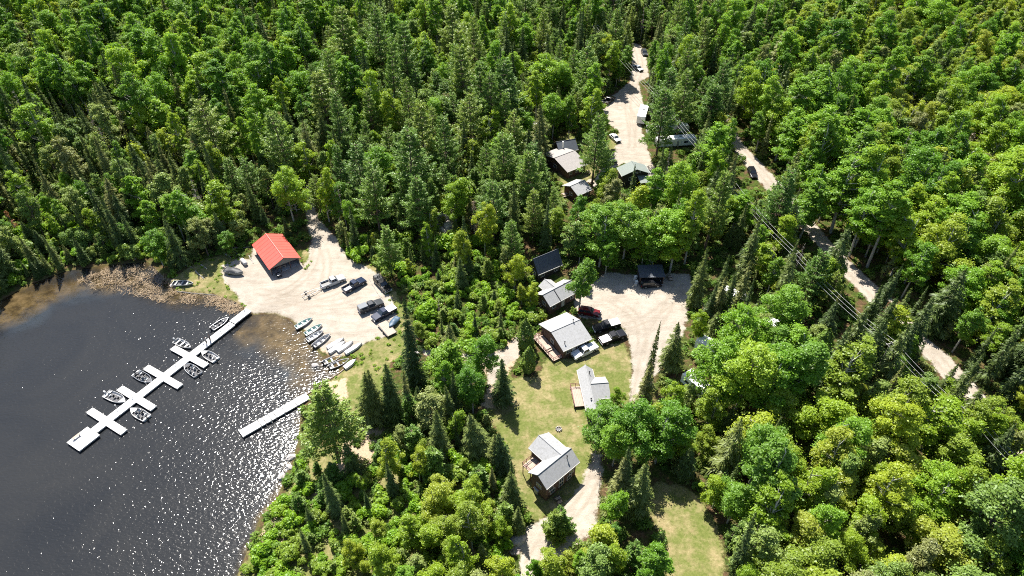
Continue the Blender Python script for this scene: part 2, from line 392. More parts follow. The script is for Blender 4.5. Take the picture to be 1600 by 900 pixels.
GRASS_PX = [
 [(262, 440), (285, 425), (310, 408), (350, 398), (372, 405), (352, 440), (378, 470), (386, 484), (360, 468), (340, 461), (275, 454)],
 [(560, 408), (580, 415), (600, 430), (625, 470), (640, 500), (648, 560), (612, 562), (560, 560), (545, 556), (580, 532), (608, 525), (624, 500), (612, 468), (590, 430)],
 [(540, 574), (565, 560), (612, 556), (606, 620), (590, 650), (560, 655), (520, 640), (484, 622)],
 [(540, 660), (600, 650), (640, 670), (620, 720), (560, 760), (520, 780), (500, 760), (540, 700)],
 [(790, 556), (800, 590), (842, 590), (852, 560), (890, 560), (935, 545), (975, 535), (985, 560), (988, 600), (980, 640), (930, 645), (915, 690), (938, 702), (932, 740), (912, 770), (880, 795), (840, 815), (812, 800),
  (806, 735), (772, 668), (756, 640), (772, 600)],
 [(1022, 752), (1075, 762), (1112, 800), (1128, 850), (1135, 930), (1040, 930), (1040, 880), (1042, 850), (1010, 800)],
 [(474, 390), (492, 400), (486, 425), (474, 425)],
 [(385, 470), (395, 478), (390, 490), (372, 472)],
 [(478, 700), (560, 690), (640, 700), (760, 770), (800, 830), (790, 930), (360, 930), (395, 850), (430, 800)],
 [(930, 230), (968, 208), (962, 240), (935, 262), (905, 300), (880, 310), (865, 225), (890, 205)],
]
SAND_PX = [[(470, 505), (500, 500), (560, 530), (548, 552), (520, 560), (500, 545), (480, 520)], [(500, 600), (540, 590), (545, 640), (500, 640)],
           [(540, 690), (580, 655), (600, 670), (570, 740), (520, 790), (470, 810), (500, 760)], [(262, 432), (276, 438), (276, 456), (262, 448)],
           [(700, 545), (765, 548), (812, 520), (815, 545), (790, 590), (775, 640), (750, 640), (770, 590), (720, 565)],
           [(420, 790), (470, 760), (480, 800), (440, 850), (400, 870)]]
ROCK_PX = [[(680, 335), (700, 322), (712, 330), (708, 360), (692, 372), (678, 360)], [(790, 835), (818, 830), (822, 860), (800, 868)]]
GRASS = [wpoly(p) for p in GRASS_PX]; SAND = [wpoly(p) for p in SAND_PX]; ROCK = [wpoly(p) for p in ROCK_PX]
def field(P, polys, w=2.2):
    f = np.zeros(len(P), np.float32)
    for q in polys:
        lo = q.min(0) - 8; hi = q.max(0) + 8
        s = np.where(((P > lo) & (P < hi)).all(1))[0]
        if len(s): f[s] = np.maximum(f[s], np.clip(.5 - sdist(P[s], q) / w, 0, 1))
    return f
TRACKS = []
def track(px, half=.85):
    c = [gpt(*q) for q in px]; f = []
    for a_, b_ in zip(c[:-1], c[1:]): f += [a_ + (b_ - a_) * k / 4 for k in range(4)]
    f.append(c[-1])
    f = [Vector(tuple(np.mean([f[max(0, min(len(f) - 1, i + k))] for k in (-2, -1, 0, 1, 2)], axis=0))) for i in range(len(f))]
    for sg in (-1, 1):
        L_ = []
        for i, p in enumerate(f):
            d = f[min(i + 1, len(f) - 1)] - f[max(i - 1, 0)]; d.z = 0; d.normalize(); L_.append((p.x - sg * d.y * half, p.y + sg * d.x * half))
        TRACKS.append(np.array(L_))
for t_ in ([(479, 290), (484, 340), (497, 380), (490, 420), (455, 455), (405, 468)], [(505, 385), (515, 420), (500, 455), (450, 478), (400, 480)], [(566, 460), (530, 474), (480, 476), (425, 466)], [(540, 448), (505, 466), (455, 470), (395, 452)],
           [(1062, 436), (1045, 480), (1018, 520), (1002, 575), (994, 640)], [(945, 462), (985, 486), (1008, 515), (998, 570)], [(968, 512), (1000, 505), (1040, 480), (1068, 450)], [(934, 712), (928, 755), (900, 800), (850, 840), (825, 890)],
           [(993, 72), (1003, 100), (994, 130), (978, 160), (985, 195), (990, 235)], [(950, 165), (975, 160), (992, 185), (985, 240)]): track(t_)
track(road_c, .9)
def track_field(P):
    f = np.zeros(len(P), np.float32)
    for L_ in TRACKS:
        lo = L_.min(0) - 1; hi = L_.max(0) + 1; s = np.where(((P > lo) & (P < hi)).all(1))[0]
        if not len(s): continue
        best = np.full(len(s), 1e9)
        for a_, b_ in zip(L_[:-1], L_[1:]):
            e = b_ - a_; w = P[s] - a_; t = np.clip((w @ e) / max(e @ e, 1e-9), 0, 1); best = np.minimum(best, ((w - t[:, None] * e) ** 2).sum(1))
        f[s] = np.maximum(f[s], np.clip(1.35 - np.sqrt(best) / .34, 0, 1))
    return f
def ground_attrs(me, P, gravel=None):
    d = sdist(P, SHORE)
    vals = {'grass': field(P, GRASS), 'sand': field(P, SAND, 2.5), 'rock': field(P, ROCK, 2.0), 'gravel': np.zeros(len(P)) if gravel is None else gravel,
            'track': np.zeros(len(P)) if gravel is None else track_field(P), 'wet': np.clip(.5 - d / 1.2, 0, 1), 'bed': np.clip((-d - 2) / 22, 0, 1)}
    for k, v in vals.items():
        a = me.attributes.new(k, 'FLOAT', 'POINT'); a.data.foreach_set('value', np.asarray(v, np.float32))
nx, ny = len(GX), len(GY)
idx = np.arange(nx * ny).reshape(ny, nx)
F = np.stack([idx[:-1, :-1], idx[:-1, 1:], idx[1:, 1:], idx[1:, :-1]], -1).reshape(-1, 4)
me = np_mesh('ground', np.column_stack([GP, Z]), F, [M_TERRAIN], True)
ground_attrs(me, GP)
tag(link('ground', me), 'forest floor of needles and moss with grassy clearings around the lake', kind='structure')

GLAB = {'gravel_landing': 'pale gravel boat landing between the red roofed boathouse and the lake', 'gravel_yard': 'pale gravel yard beside the parked trucks and cabins',
        'gravel_driveway': 'short gravel driveway curving below the nearest cabin', 'gravel_campground_road': 'bright gravel campground road winding past the far cabins',
        'gravel_trail': 'sandy footpath between the landing and the lawn', 'gravel_road': 'long gravel road running through the woods under the wires'}
for li, (nm, poly) in enumerate(GRAVEL.items()):
    st = .45; lo = poly.min(0) - 3; hi = poly.max(0) + 3
    xs = np.arange(lo[0], hi[0], st); ys = np.arange(lo[1], hi[1], st)
    A, B = np.meshgrid(xs, ys); P = np.stack([A.ravel(), B.ravel()], 1)
    s = sdist(P, poly); ok = (s < 2.0).reshape(A.shape)
    ii = np.arange(A.size).reshape(A.shape)
    cell = ok[:-1, :-1] & ok[:-1, 1:] & ok[1:, 1:] & ok[1:, :-1]
    Fq = np.stack([ii[:-1, :-1], ii[:-1, 1:], ii[1:, 1:], ii[1:, :-1]], -1)[cell]
    used = np.unique(Fq); rm = np.full(A.size, -1); rm[used] = np.arange(len(used))
    P = P[used]; zz = hza(P[:, 0], P[:, 1]) + .035 + li * .004 - .02 * np.clip(s[used], 0, 1)
    me = np_mesh(nm, np.column_stack([P, zz]), rm[Fq], [M_TERRAIN], True)
    ground_attrs(me, P, np.clip(.5 - s[used] / 2.6, 0, 1))
    tag(link(nm, me), GLAB[nm], kind='structure')
lk = [Vector((*p, 0)) for p in SHORE]
lx = np.r_[np.linspace(-900, -220, 12), np.linspace(-217, 30, 90)]; ly = np.r_[np.linspace(-300, -10, 8), np.linspace(-7, 290, 100)]
A, B = np.meshgrid(lx, ly); ii = np.arange(A.size).reshape(A.shape)
Pq = np.stack([A.ravel(), B.ravel()], 1); okq = (sdist(Pq, SHORE) < 30).reshape(A.shape)
cell = okq[:-1, :-1] & okq[:-1, 1:] & okq[1:, 1:] & okq[1:, :-1]
Fq = np.stack([ii[:-1, :-1], ii[:-1, 1:], ii[1:, 1:], ii[1:, :-1]], -1)[cell]
me = np_mesh('lake', np.column_stack([Pq, np.zeros(len(Pq))]), Fq, [M_WATER])
dl = -sdist(Pq, SHORE); a_ = me.attributes.new('deep', 'FLOAT', 'POINT')
hook = sdist(Pq, wpoly([(375, 480), (470, 500), (520, 575), (480, 612), (440, 610), (410, 560), (345, 560), (350, 520)]))      # sandy shelf off the landing
bay = sdist(Pq, wpoly([(-40, 480), (40, 450), (170, 415), (262, 438), (276, 458), (370, 474), (330, 474), (200, 458), (110, 466), (60, 505), (0, 520)]))
a_.data.foreach_set('value', np.minimum(np.clip(.2 + dl / 4, 0, 1), np.minimum(np.clip(.15 + (hook + 5) / 12, 0, 1), np.clip(.12 + (bay + 4) / 12, 0, 1))).astype(np.float32))
tag(link('lake', me), 'dark rippled lake water with sun glitter near the shore', kind='structure')

# ------------------------------------------------------------------ masks in the picture: which ground the photograph shows, where the sun reaches it
RX0, RY0, RS, RW, RH = -300, -300, 3, 760, 520
def raster(polys):
    Mk = np.zeros((RH, RW), bool)
    for q in polys:
        q = np.asarray(q, float)
        c0 = max(int((q[:, 0].min() - RX0) / RS), 0); c1 = min(int((q[:, 0].max() - RX0) / RS) + 2, RW)
        r0 = max(int((q[:, 1].min() - RY0) / RS), 0); r1 = min(int((q[:, 1].max() - RY0) / RS) + 2, RH)
        if c1 <= c0 or r1 <= r0: continue
        a, b = np.meshgrid(RX0 + RS * (np.arange(c0, c1) + .5), RY0 + RS * (np.arange(r0, r1) + .5))
        Mk[r0:r1, c0:c1] |= (sdist(np.stack([a.ravel(), b.ravel()], 1), q) < 0).reshape(a.shape)
    return Mk
def look(Mk, px, py):
    c = ((np.asarray(px) - RX0) / RS).astype(int); r = ((np.asarray(py) - RY0) / RS).astype(int)
    ok = (c >= 0) & (c < RW) & (r >= 0) & (r < RH)
    return np.where(ok, Mk[np.clip(r, 0, RH - 1), np.clip(c, 0, RW - 1)], False)
VIS_PX = [   # seen without a tree in front
 [(968, 705), (1012, 702), (1026, 790), (1000, 830), (972, 765)], [(624, 480), (640, 480), (654, 600), (630, 600)], [(1018, 508), (1072, 508), (1066, 570), (1012, 630)], [(738, 655), (752, 655), (764, 712), (730, 712)],
 [(557, 588), (632, 576), (640, 622), (556, 648)], [(1098, 392), (1142, 398), (1148, 470), (1092, 468)], [(472, 620), (520, 616), (536, 690), (480, 720)], [(804, 505), (842, 505), (844, 590), (806, 585)],
 [(-300, 700), (0, 482), (45, 455), (110, 436), (170, 420), (232, 413), (262, 436), (276, 452), (300, 414), (348, 404), (356, 396), (388, 392), (400, 363), (420, 360), (470, 405), (476, 370), (479, 345), (490, 345),
  (500, 358), (525, 382), (536, 402), (562, 412), (580, 424), (604, 428), (622, 462), (630, 500), (626, 530), (604, 560), (568, 574), (560, 600), (545, 640), (535, 640), (520, 612), (500, 612), (478, 612), (460, 640), (464, 690), (455, 722),
  (440, 752), (428, 780), (404, 806), (392, 836), (380, 868), (364, 905), (300, 1250), (-300, 1250)],
 [(843, 520), (848, 508), (880, 494), (902, 485), (905, 470), (925, 455), (950, 440), (998, 424), (1036, 424), (1060, 440), (1078, 440), (1076, 470), (1066, 500), (1052, 515), (1020, 540), (1008, 575), (1000, 620), (985, 638), (975, 612),
  (955, 612), (950, 625), (930, 632), (912, 655), (908, 690), (936, 705), (930, 740), (912, 775), (886, 790), (880, 775), (862, 790), (838, 790), (815, 770), (806, 735), (800, 690), (775, 660), (790, 640), (800, 600), (845, 590), (862, 580)],
 [(825, 828), (845, 820), (842, 868), (815, 880)], [(910, 775), (930, 790), (925, 830), (905, 850), (898, 820)],
 [(1072, 765), (1112, 800), (1126, 850), (1130, 905), (1060, 905), (1060, 860), (1076, 830)], [(1030, 800), (1060, 780), (1076, 830), (1060, 850)],
 [(990, 72), (1001, 72), (1009, 100), (1010, 120), (994, 128), (998, 160), (1000, 190), (1004, 200), (1002, 240), (978, 250), (968, 225), (950, 215), (968, 208), (944, 176), (940, 165), (958, 150), (986, 132), (988, 110)],
 [(864, 246), (868, 224), (897, 216), (908, 232), (916, 258), (925, 282), (918, 302), (898, 306), (874, 290)], [(956, 268), (958, 256), (985, 248), (1014, 262), (1016, 276), (1000, 284), (970, 284)],
 [(818, 400), (830, 386), (870, 384), (880, 404), (876, 424), (850, 430)], [(846, 456), (860, 442), (892, 436), (892, 464), (858, 482)],
 [(1154, 248), (1170, 242), (1208, 270), (1198, 302), (1164, 294)], [(1258, 356), (1280, 350), (1306, 384), (1292, 398), (1266, 380)], [(1318, 422), (1340, 420), (1376, 462), (1352, 480), (1330, 452)],
 [(1436, 556), (1462, 536), (1496, 572), (1486, 596), (1458, 584)], [(1406, 500), (1424, 496), (1430, 514), (1412, 518)],
 [(1074, 582), (1082, 578), (1116, 606), (1104, 618), (1094, 606)], [(1206, 498), (1222, 502), (1214, 512)],
 [(998, 164), (1012, 162), (1012, 182), (998, 184)], [(1014, 190), (1078, 188), (1080, 200), (1014, 204)], [(1030, 208), (1090, 204), (1090, 222), (1030, 224)],
 [(682, 335), (704, 325), (706, 355), (688, 362)], [(700, 548), (722, 548), (722, 556), (702, 556)], [(776, 556), (806, 545), (800, 575), (786, 600), (778, 585)],
 [(570, 668), (584, 672), (566, 735), (556, 738)], [(1092, 526), (1112, 530), (1110, 544), (1094, 540)], [(1122, 540), (1136, 542), (1134, 552), (1122, 550)],
]
SUN_PX = [   # sunlit in the photograph: no tree may throw its shadow here
 [(350, 420), (395, 415), (430, 436), (470, 420), (484, 424), (500, 408), (545, 412), (575, 432), (600, 470), (606, 500), (600, 530), (560, 545), (520, 560), (470, 520), (440, 495), (388, 490), (372, 466)],
 [(60, 480), (380, 490), (470, 560), (540, 580), (470, 625), (455, 700), (360, 900), (-200, 900), (-200, 640)],
 [(850, 520), (905, 498), (935, 512), (940, 478), (960, 500), (1005, 498), (1040, 486), (1072, 468), (1068, 495), (1050, 505), (1030, 540), (1004, 580), (998, 610), (975, 610), (950, 598), (955, 625), (935, 632), (912, 640), (905, 690), (912, 715), (880, 760), (850, 765), (815, 720), (800, 650),
  (812, 600), (860, 585)],
 [(1080, 775), (1110, 800), (1124, 850), (1100, 850), (1078, 830)], [(990, 75), (1000, 75), (1006, 100), (1000, 115)], [(968, 160), (996, 140), (998, 190), (1000, 235), (980, 245), (968, 225), (985, 205), (955, 172)],
 [(1152, 252), (1180, 248), (1204, 275), (1192, 298), (1158, 288)], [(1270, 362), (1286, 362), (1298, 382), (1280, 380)], [(1335, 435), (1360, 455), (1350, 466)], [(1446, 556), (1464, 548), (1488, 572), (1470, 578)],
 [(872, 280), (905, 268), (915, 282), (900, 300)], [(868, 246), (898, 236), (912, 256), (892, 266)], [(400, 385), (420, 366), (465, 400), (430, 425)],
]
MASK_VIS = raster(VIS_PX); MASK_SUN = raster(SUN_PX)
NOTREE = [np.array(p) for p in GRAVEL.values()] + GRASS[:3] + [GRASS[4], GRASS[5]]

# ------------------------------------------------------------------ materials of made things
M_WHITE = pm('white_paint', (.72, .72, .70), .5, var=.08, dirt=(.45, .42, .38))
M_DOCK = pm('bleached_dock_boards', (.50, .49, .47), .75, var=.14, nscale=1.1, dirt=(.40, .38, .35))
M_ALU = pm('brushed_aluminium', (.55, .56, .57), .38, .75, var=.10)
M_HULL = pm('white_hull_paint', (.50, .495, .485), .45, var=.12, dirt=(.33, .32, .30))
M_GREENHULL = pm('pale_green_hull', (.34, .47, .42), .5, var=.1)
M_BENCH = pm('grey_bench', (.30, .31, .31), .6, var=.15)
M_DARKFLOOR = pm('dark_boat_floor', (.07, .07, .075), .8, var=.3)
M_BLACK = pm('black_plastic', (.018, .018, .02), .45, var=.2)
M_RUBBER = pm('tyre_rubber', (.02, .02, .02), .85, var=.2)
M_RIM = pm('wheel_metal', (.45, .45, .46), .35, .8)
M_GLASS = pm('dark_car_glass', (.020, .026, .032), .06, var=.05, spec=.7)
M_CHROME = pm('chrome', (.6, .6, .6), .2, .9, var=.05)
M_LAMP = pm('headlamp', (.65, .66, .66), .15, var=.03)
M_TAIL = pm('tail_lamp', (.30, .012, .012), .25, var=.05)
M_REDROOF = pm('red_metal_roof', (.58, .085, .062), .42, 0.0, var=.10, nscale=.5, dirt=(.42, .10, .075))
M_SHINGLE = pm('grey_shingles', (.27, .27, .27), .85, var=.14, nscale=3.0, dirt=(.19, .19, .18))
M_SHINGLEB = pm('brownish_shingles', (.26, .24, .225), .85, var=.16, nscale=3.0, dirt=(.19, .18, .17))
M_SHINGLEG = pm('green_shingles', (.17, .195, .175), .85, var=.14, nscale=3.0)
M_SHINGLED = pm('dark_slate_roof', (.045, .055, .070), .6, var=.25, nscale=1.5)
M_WALLBROWN = pm('brown_log_wall', (.10, .058, .040), .8, var=.2, nscale=1.5)
M_WALLRED = pm('dark_red_siding', (.11, .045, .036), .8, var=.18)
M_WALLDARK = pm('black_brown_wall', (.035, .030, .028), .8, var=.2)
M_WALLGREY = pm('grey_board_wall', (.17, .16, .145), .85, var=.18)
M_TRIM = pm('trim_boards', (.48, .46, .42), .7, var=.1)
M_PANE = pm('window_pane', (.03, .04, .05), .08, var=.05, spec=.6)
M_DECK = pm('deck_boards', (.34, .265, .21), .8, var=.14, nscale=1.6)
M_DECKRED = pm('stained_railing', (.16, .06, .045), .75, var=.15)
M_CONC = pm('concrete', (.40, .39, .37), .9, var=.14)
M_STONE = pm('granite', (.36, .33, .31), .9, var=.22, nscale=1.2, bump=.4)
M_STEEL = pm('galvanised_steel', (.32, .32, .32), .5, .6, var=.15)
M_TARP = pm('black_tarpaulin', (.022, .024, .028), .6, var=.3, nscale=1.2)
M_BLUE = pm('blue_cover', (.045, .085, .13), .55, var=.2)
M_SKIN = pm('skin', (.45, .28, .2), .6, var=.05)
M_WIRE = pm('power_wire', (.40, .40, .39), .5, .3, var=.05)

# ------------------------------------------------------------------ docks
def frame_on(a, b, z=None):
    """origin at a, x axis towards b"""
    d = Vector((b[0] - a[0], b[1] - a[1], 0)); return Vector((a[0], a[1], 0 if z is None else z)), math.atan2(d.y, d.x), d.length
def deck_section(mb_board, mb_skirt, x0, x1, y0, y1, zt):
    mb_board.box(((x0 + x1) / 2, (y0 + y1) / 2, zt - .035), (x1 - x0, y1 - y0, .07))
    mb_skirt.box(((x0 + x1) / 2, (y0 + y1) / 2, zt - .07 - .14), (x1 - x0 - .12, y1 - y0 - .12, .28))
a = Vector((*at(146.7, 673, .5), 0)); b = Vector((*at(389, 484.5, .6), 0))
o0, rz, LEN = frame_on(a, b)
dk = empty('dock', o0, rz, 'long white floating dock with four cross piers and a wide end platform', 'dock')
inv = Matrix.Rotation(-rz, 3, 'Z')
def loc_of(px, py, z=.5):
    p = inv @ (Vector((*at(px, py, z), 0)) - o0); return p.x, p.y
HWID = .92
nsec = 8
for i in range(nsec):
    mb, sk = MB(), MB(); x0 = LEN * i / nsec + .03; x1 = LEN * (i + 1) / nsec - .03
    deck_section(mb, sk, x0, x1, -HWID, HWID, .52 + (.25 * max(0, (i - 6)) if i >= 6 else 0))
    s = mb.build('deck_section', M_DOCK, dk); sk.build('float', M_CONC, s)
mb, sk = MB(), MB(); deck_section(mb, sk, -4.3, -.05, -1.9, 1.9, .56); s = mb.build('end_platform', M_DOCK, dk); sk.build('float', M_CONC, s)
mb = MB(); mb.box((-2.6, 1.25, .62 + .40), (1.5, .42, .06)); mb.box((-3.15, 1.25, .80), (.08, .36, .42)); mb.box((-2.05, 1.25, .80), (.08, .36, .42))
mb.build('platform_bench', M_DECK, dk)
FING = [((139, 641), (194, 675)), ((186.7, 606), (240, 638)), ((228, 573), (281, 604)), ((269.3, 543), (322.7, 571))]
for (p, q) in FING:
    xa, ya = loc_of(*p); xb, yb = loc_of(*q); xm = (xa + xb) / 2
    for y0, y1 in ((max(ya, yb), HWID + .04), (-HWID - .04, min(ya, yb))):
        lo, hi = min(y0, y1), max(y0, y1)
        mb, sk = MB(), MB(); deck_section(mb, sk, xm - .74, xm + .74, lo, hi, .50); s = mb.build('finger_pier', M_DOCK, dk); sk.build('float', M_CONC, s)
        e = hi if hi > 2 else lo
        for xx in (xm - .66, xm + .66):
            mb = MB(); mb.tube((xx, e - math.copysign(.25, e), -1.6), (xx, e - math.copysign(.25, e), .95), .05, n=6); mb.build('post', M_STEEL, dk)
for px, py in ((204, 619), (228.5, 602), (270, 566), (343, 521), (319, 536), (185, 640), (358, 513)):
    x, y = loc_of(px, py); sgn = 1 if y > 0 else -1
    mb = MB(); mb.tube((x, sgn * .80, -1.8), (x, sgn * .80, 1.55), .055, n=6); p_ = mb.build('post', M_STEEL, dk)
    mb = MB(); mb.tube((x, sgn * .80, 1.55), (x, sgn * .80, 1.72), .13, .09, n=8); mb.build('post_cap', M_WHITE, p_)
mb = MB(); mb.tube((LEN - .6, .8, .3), (LEN - .6, .8, 2.2), .07, n=8); mb.build('post', M_WALLRED, dk)

a = Vector((*at(376, 678, .5), 0)); b = Vector((*at(481, 617, .7), 0)); o0, rz, LEN = frame_on(a, b)
d2 = empty('dock', o0, rz, 'shorter straight white dock in sections reaching out from behind the shore pine', 'dock')
cuts = [0, .27, .34, .42, .49, .62, .80, 1.0]
for i, (u, v) in enumerate(zip(cuts[:-1], cuts[1:])):
    mb, sk = MB(), MB(); deck_section(mb, sk, LEN * u + .05, LEN * v - .05, -.95, .95, .52)
    s = mb.build('deck_section', M_DOCK, d2); sk.build('float', M_CONC, s)
    if i % 2 == 0:
        for sg in (-1, 1):
            mb = MB(); mb.tube((LEN * v - .2, sg * 1.05, -1.6), (LEN * v - .2, sg * 1.05, 1.0), .055, n=6); mb.build('post', M_WHITE, d2)
mb = MB(); mb.box((.12, 0, .60), (.2, 2.3, .12)); mb.build('end_beam', M_WHITE, d2)

# ------------------------------------------------------------------ boats
def hull_sections(L, W, Hs, n=13):
    outer, inner = [], []
    for k in range(n):
        t = k / (n - 1); x = -L / 2 + L * t
        w = W / 2 * (1 - max(0, (t - .42) / .58) ** 2.3) * (.90 + .10 * min(1, t / .35)); w = max(w, .02)
        sheer = Hs * (1 + .26 * max(0, t - .3) ** 1.6); keel = .30 * Hs * max(0, (t - .72) / .28) ** 2
        ch = keel + .16 * Hs
        outer.append([(x, -w, sheer), (x, -w * .86, ch + .02), (x, -w * .4, keel + .03), (x, 0, keel), (x, w * .4, keel + .03), (x, w * .86, ch + .02), (x, w, sheer)])
        wi = max(w - .07, .008); xi = x + (.06 if k == 0 else 0) - (.10 if k == n - 1 else 0)
        inner.append([(xi, -wi, sheer), (xi, -wi * .85, ch + .07), (xi, -wi * .4, keel + .09), (xi, 0, keel + .08), (xi, wi * .4, keel + .09), (xi, wi * .85, ch + .07), (xi, wi, sheer)])
    return outer, inner
def boat(px_stern, px_bow, label, name='fishing_boat', style='open', W=1.55, Hs=.55, hull=None, inside=None, bench=None, flip=False, group=None, water=True, motor=True, zoff=0.0, cover=None, cat='boat', seats=()):
    hull = hull or M_HULL; inside = inside or M_ALU; bench = bench or M_BENCH
    if water:
        s = Vector((*at(*px_stern, .3), 0)); e = Vector((*at(*px_bow, .4), 0)); z = -.13
    else:
        s = gpt(*px_stern); e = gpt(*px_bow); z = None
    L = (e - s).length; c = (s + e) / 2; rz = math.atan2(e.y - s.y, e.x - s.x)
    if z is None: z = hz(c.x, c.y)
    o = empty(name, (c.x, c.y, z + zoff), rz, label, cat, group)
    if not water:
        dzs = hz(e.x, e.y) - hz(s.x, s.y); o.rotation_euler = (0, -math.atan2(dzs, L), rz)
    outer, inner = hull_sections(L, W, Hs)
    if flip:
        top = max(p[2] for r in outer for p in r); fl = lambda R: [[(x, -y, top - zz) for x, y, zz in r] for r in R]
        mb = MB(); mb.loft(fl(outer), cap=False, closed=False)
        r0 = fl(outer)[0]; mb.add(r0, [tuple(range(len(r0)))])
        h = mb.build('hull', hull, o, smoothf=False)
        mb = MB(); mb.box((-.1, 0, top + .015), (L * .72, .05, .05)); mb.build('keel', M_ALU, o)
        for sg in (-1, 1):
            mb = MB(); mb.box((-L * .16, sg * W * .2, top - .01), (L * .55, .035, .05)); mb.build('strake', hull, o)
        return o
    mb = MB(); mb.loft(outer, cap=False, closed=False); mb.add(outer[0], [tuple(range(7))]); mb.build('hull', hull, o, smoothf=True)
    mb = MB(); mb.loft(inner, cap=False, closed=False); mb.add(inner[0], [tuple(range(6, -1, -1))]); mb.build('inner_lining', inside, o)
    mb = MB()
    for sg in (0, 6):
        for k in range(len(outer) - 1):
            p0, p1 = Vector(outer[k][sg]), Vector(outer[k + 1][sg]); mb.tube(p0, p1, .045, n=5)
    mb.tube(outer[0][0], outer[0][6], .05, n=5); mb.build('gunwale', hull, o)
    if cover:
        mb = MB(); rr = []
        for k, r in enumerate(outer):
            w = r[6][1]; x, zz = r[0][0], r[0][2]; t = k / 12
            hump = .12 + .38 * math.exp(-((t - .45) / .2) ** 2)
            rr.append([(x, -w - .05, zz - .16), (x, -w - .03, zz + .03), (x, -w * .5, zz + hump * .7), (x, 0, zz + hump), (x, w * .5, zz + hump * .7), (x, w + .03, zz + .03), (x, w + .05, zz - .16)])
        mb.loft(rr, cap=True, closed=False); mb.build('boat_cover', cover, o, smoothf=True)
    elif style == 'open':
        for u in (.16, .44, .70):
            k = u * 12; r = outer[int(k)]; w = r[6][1] - .06
            mb = MB(); mb.box((-L / 2 + L * u, 0, Hs * .72), (.34, 2 * w, .05)); mb.box((-L / 2 + L * u, 0, Hs * .45), (.26, 2 * w * .85, Hs * .5)); mb.build('bench', bench, o)
    else:
        mb = MB(); q = []
        for k in range(9, 13):
            q.append([(outer[k][0][0], outer[k][0][1] + .05, outer[k][0][2] - .05), (outer[k][6][0], outer[k][6][1] - .05, outer[k][6][2] - .05)])
        mb.loft(q, cap=False, closed=False); mb.build('bow_deck', inside, o)
        mb = MB(); mb.box((-L * .04, 0, .19), (L * .74, W * .66, .04)); mb.build('floor', M_DARKFLOOR, o)
        for (sx, sy) in ((-.30, .24), (-.30, -.24), (-.06, .24), (-.06, -.24), (.18, .0)):
            if style == 'row' and sy < 0: continue
            mb = MB(); mb.tube((0, 0, 0), (0, 0, .28), .05, n=6); mb.box((0, 0, .33), (.42, .46, .10)); mb.box((-.2, 0, .58), (.09, .44, .42), ry=-.12); 
            mb.build('seat', random.choice((M_BLACK, M_BENCH, M_HULL)), o, bevel=.02, loc=(L * sx, W * sy if style != 'row' else 0, .2))
        if style == 'console':
            mb = MB(); mb.box((L * .08, -W * .26, .48), (.36, .5, .6)); mb.build('console', M_HULL, o, bevel=.03)
            mb = MB(); mb.slab([(L * .15, -W * .40, .78), (L * .15, -W * .12, .78), (L * .08, -W * .14, 1.12), (L * .08, -W * .38, 1.12)], .02); mb.build('windscreen', M_GLASS, o)
        mb = MB(); mb.box((-L * .44, 0, Hs * .75), (.5, W * .8, .05)); mb.build('stern_deck', inside, o)
    if motor:
        mb = MB(); mb.loft([[(x0 + sx * dx, sy * dy, zz) for sx, sy in ((-1, -.6), (-.4, -1), (.6, -1), (1, -.5), (1, .5), (.6, 1), (-.4, 1), (-1, .6))]
             for zz, x0, dx, dy in ((Hs + .08, -L / 2 - .22, .16, .12), (Hs + .2, -L / 2 - .24, .27, .17), (Hs + .42, -L / 2 - .26, .27, .17), (Hs + .52, -L / 2 - .28, .18, .11))])
        mo = mb.build('outboard_motor', M_BLACK if motor is True else motor, o, smoothf=False)
        mb = MB(); mb.box((-L / 2 - .22, 0, .12), (.16, .09, 1.0)); mb.box((-L / 2 - .20, 0, -.22), (.42, .07, .07)); mb.build('motor_leg', M_BLACK, mo)
        mb = MB(); mb.tube((-L / 2 - .05, 0, Hs + .24), (-L / 2 + .42, .1, Hs + .28), .025, n=5); mb.build('tiller', M_BLACK, mo)
    return o
boat((331, 514), (357, 496), 'grey aluminium boat tied along the dock nearest the shore', style='row', hull=M_ALU, inside=M_DARKFLOOR, W=1.75, group='boats moored at the long dock')
boat((274, 532), (298, 543), 'clean white open boat beside the upper pier nearest shore, no seats showing', style='open', inside=M_HULL, bench=M_HULL, W=1.7, group='boats moored at the long dock', motor=M_BENCH)
boat((338, 563), (315, 548), 'pale boat with black outboard on the shore side of the inner right pier', style='row', inside=M_HULL, W=2.0, group='boats moored at the long dock')
boat((310, 586), (288, 568), 'console boat with dark interior on the lake side of the inner right hand pier', style='console', inside=M_DARKFLOOR, W=2.1, hull=M_ALU, group='boats moored at the long dock')
boat((212, 583), (237, 597), 'dark floored motor boat moored at the second left pier from shore', style='console', inside=M_DARKFLOOR, W=2.0, hull=M_ALU, group='boats moored at the long dock')
boat((166, 615), (196, 628), 'white hulled boat with rows of seats at the third left pier from shore', style='row', inside=M_HULL, W=2.1, group='boats moored at the long dock', motor=M_HULL)
boat((230, 654), (204, 638), 'cluttered pale motor boat moored on the right side under the third pier', style='console', inside=M_HULL, W=2.0, group='boats moored at the long dock')
GB = 'row boats drawn up on the beach'
boat((463, 514), (489, 499), 'pale green open row boat lying alone at the upper end of the beached row', 'row_boat', water=False, hull=M_HULL, inside=M_GREENHULL, bench=M_HULL, group=GB, motor=False, W=1.5)
boat((478, 525), (504, 509), 'pale green open row boat second in the beached row', 'row_boat', water=False, hull=M_HULL, inside=M_GREENHULL, bench=M_HULL, group=GB, motor=False, W=1.5)
boat((481, 534), (506, 519), 'white open row boat with grey benches, third in the beached row', 'row_boat', water=False, inside=M_HULL, group=GB, motor=False, W=1.5)
boat((491, 543), (517, 524), 'white open boat with a small black outboard, fourth in the beached row', 'row_boat', water=False, inside=M_HULL, bench=M_DARKFLOOR, group=GB, motor=True, W=1.5)
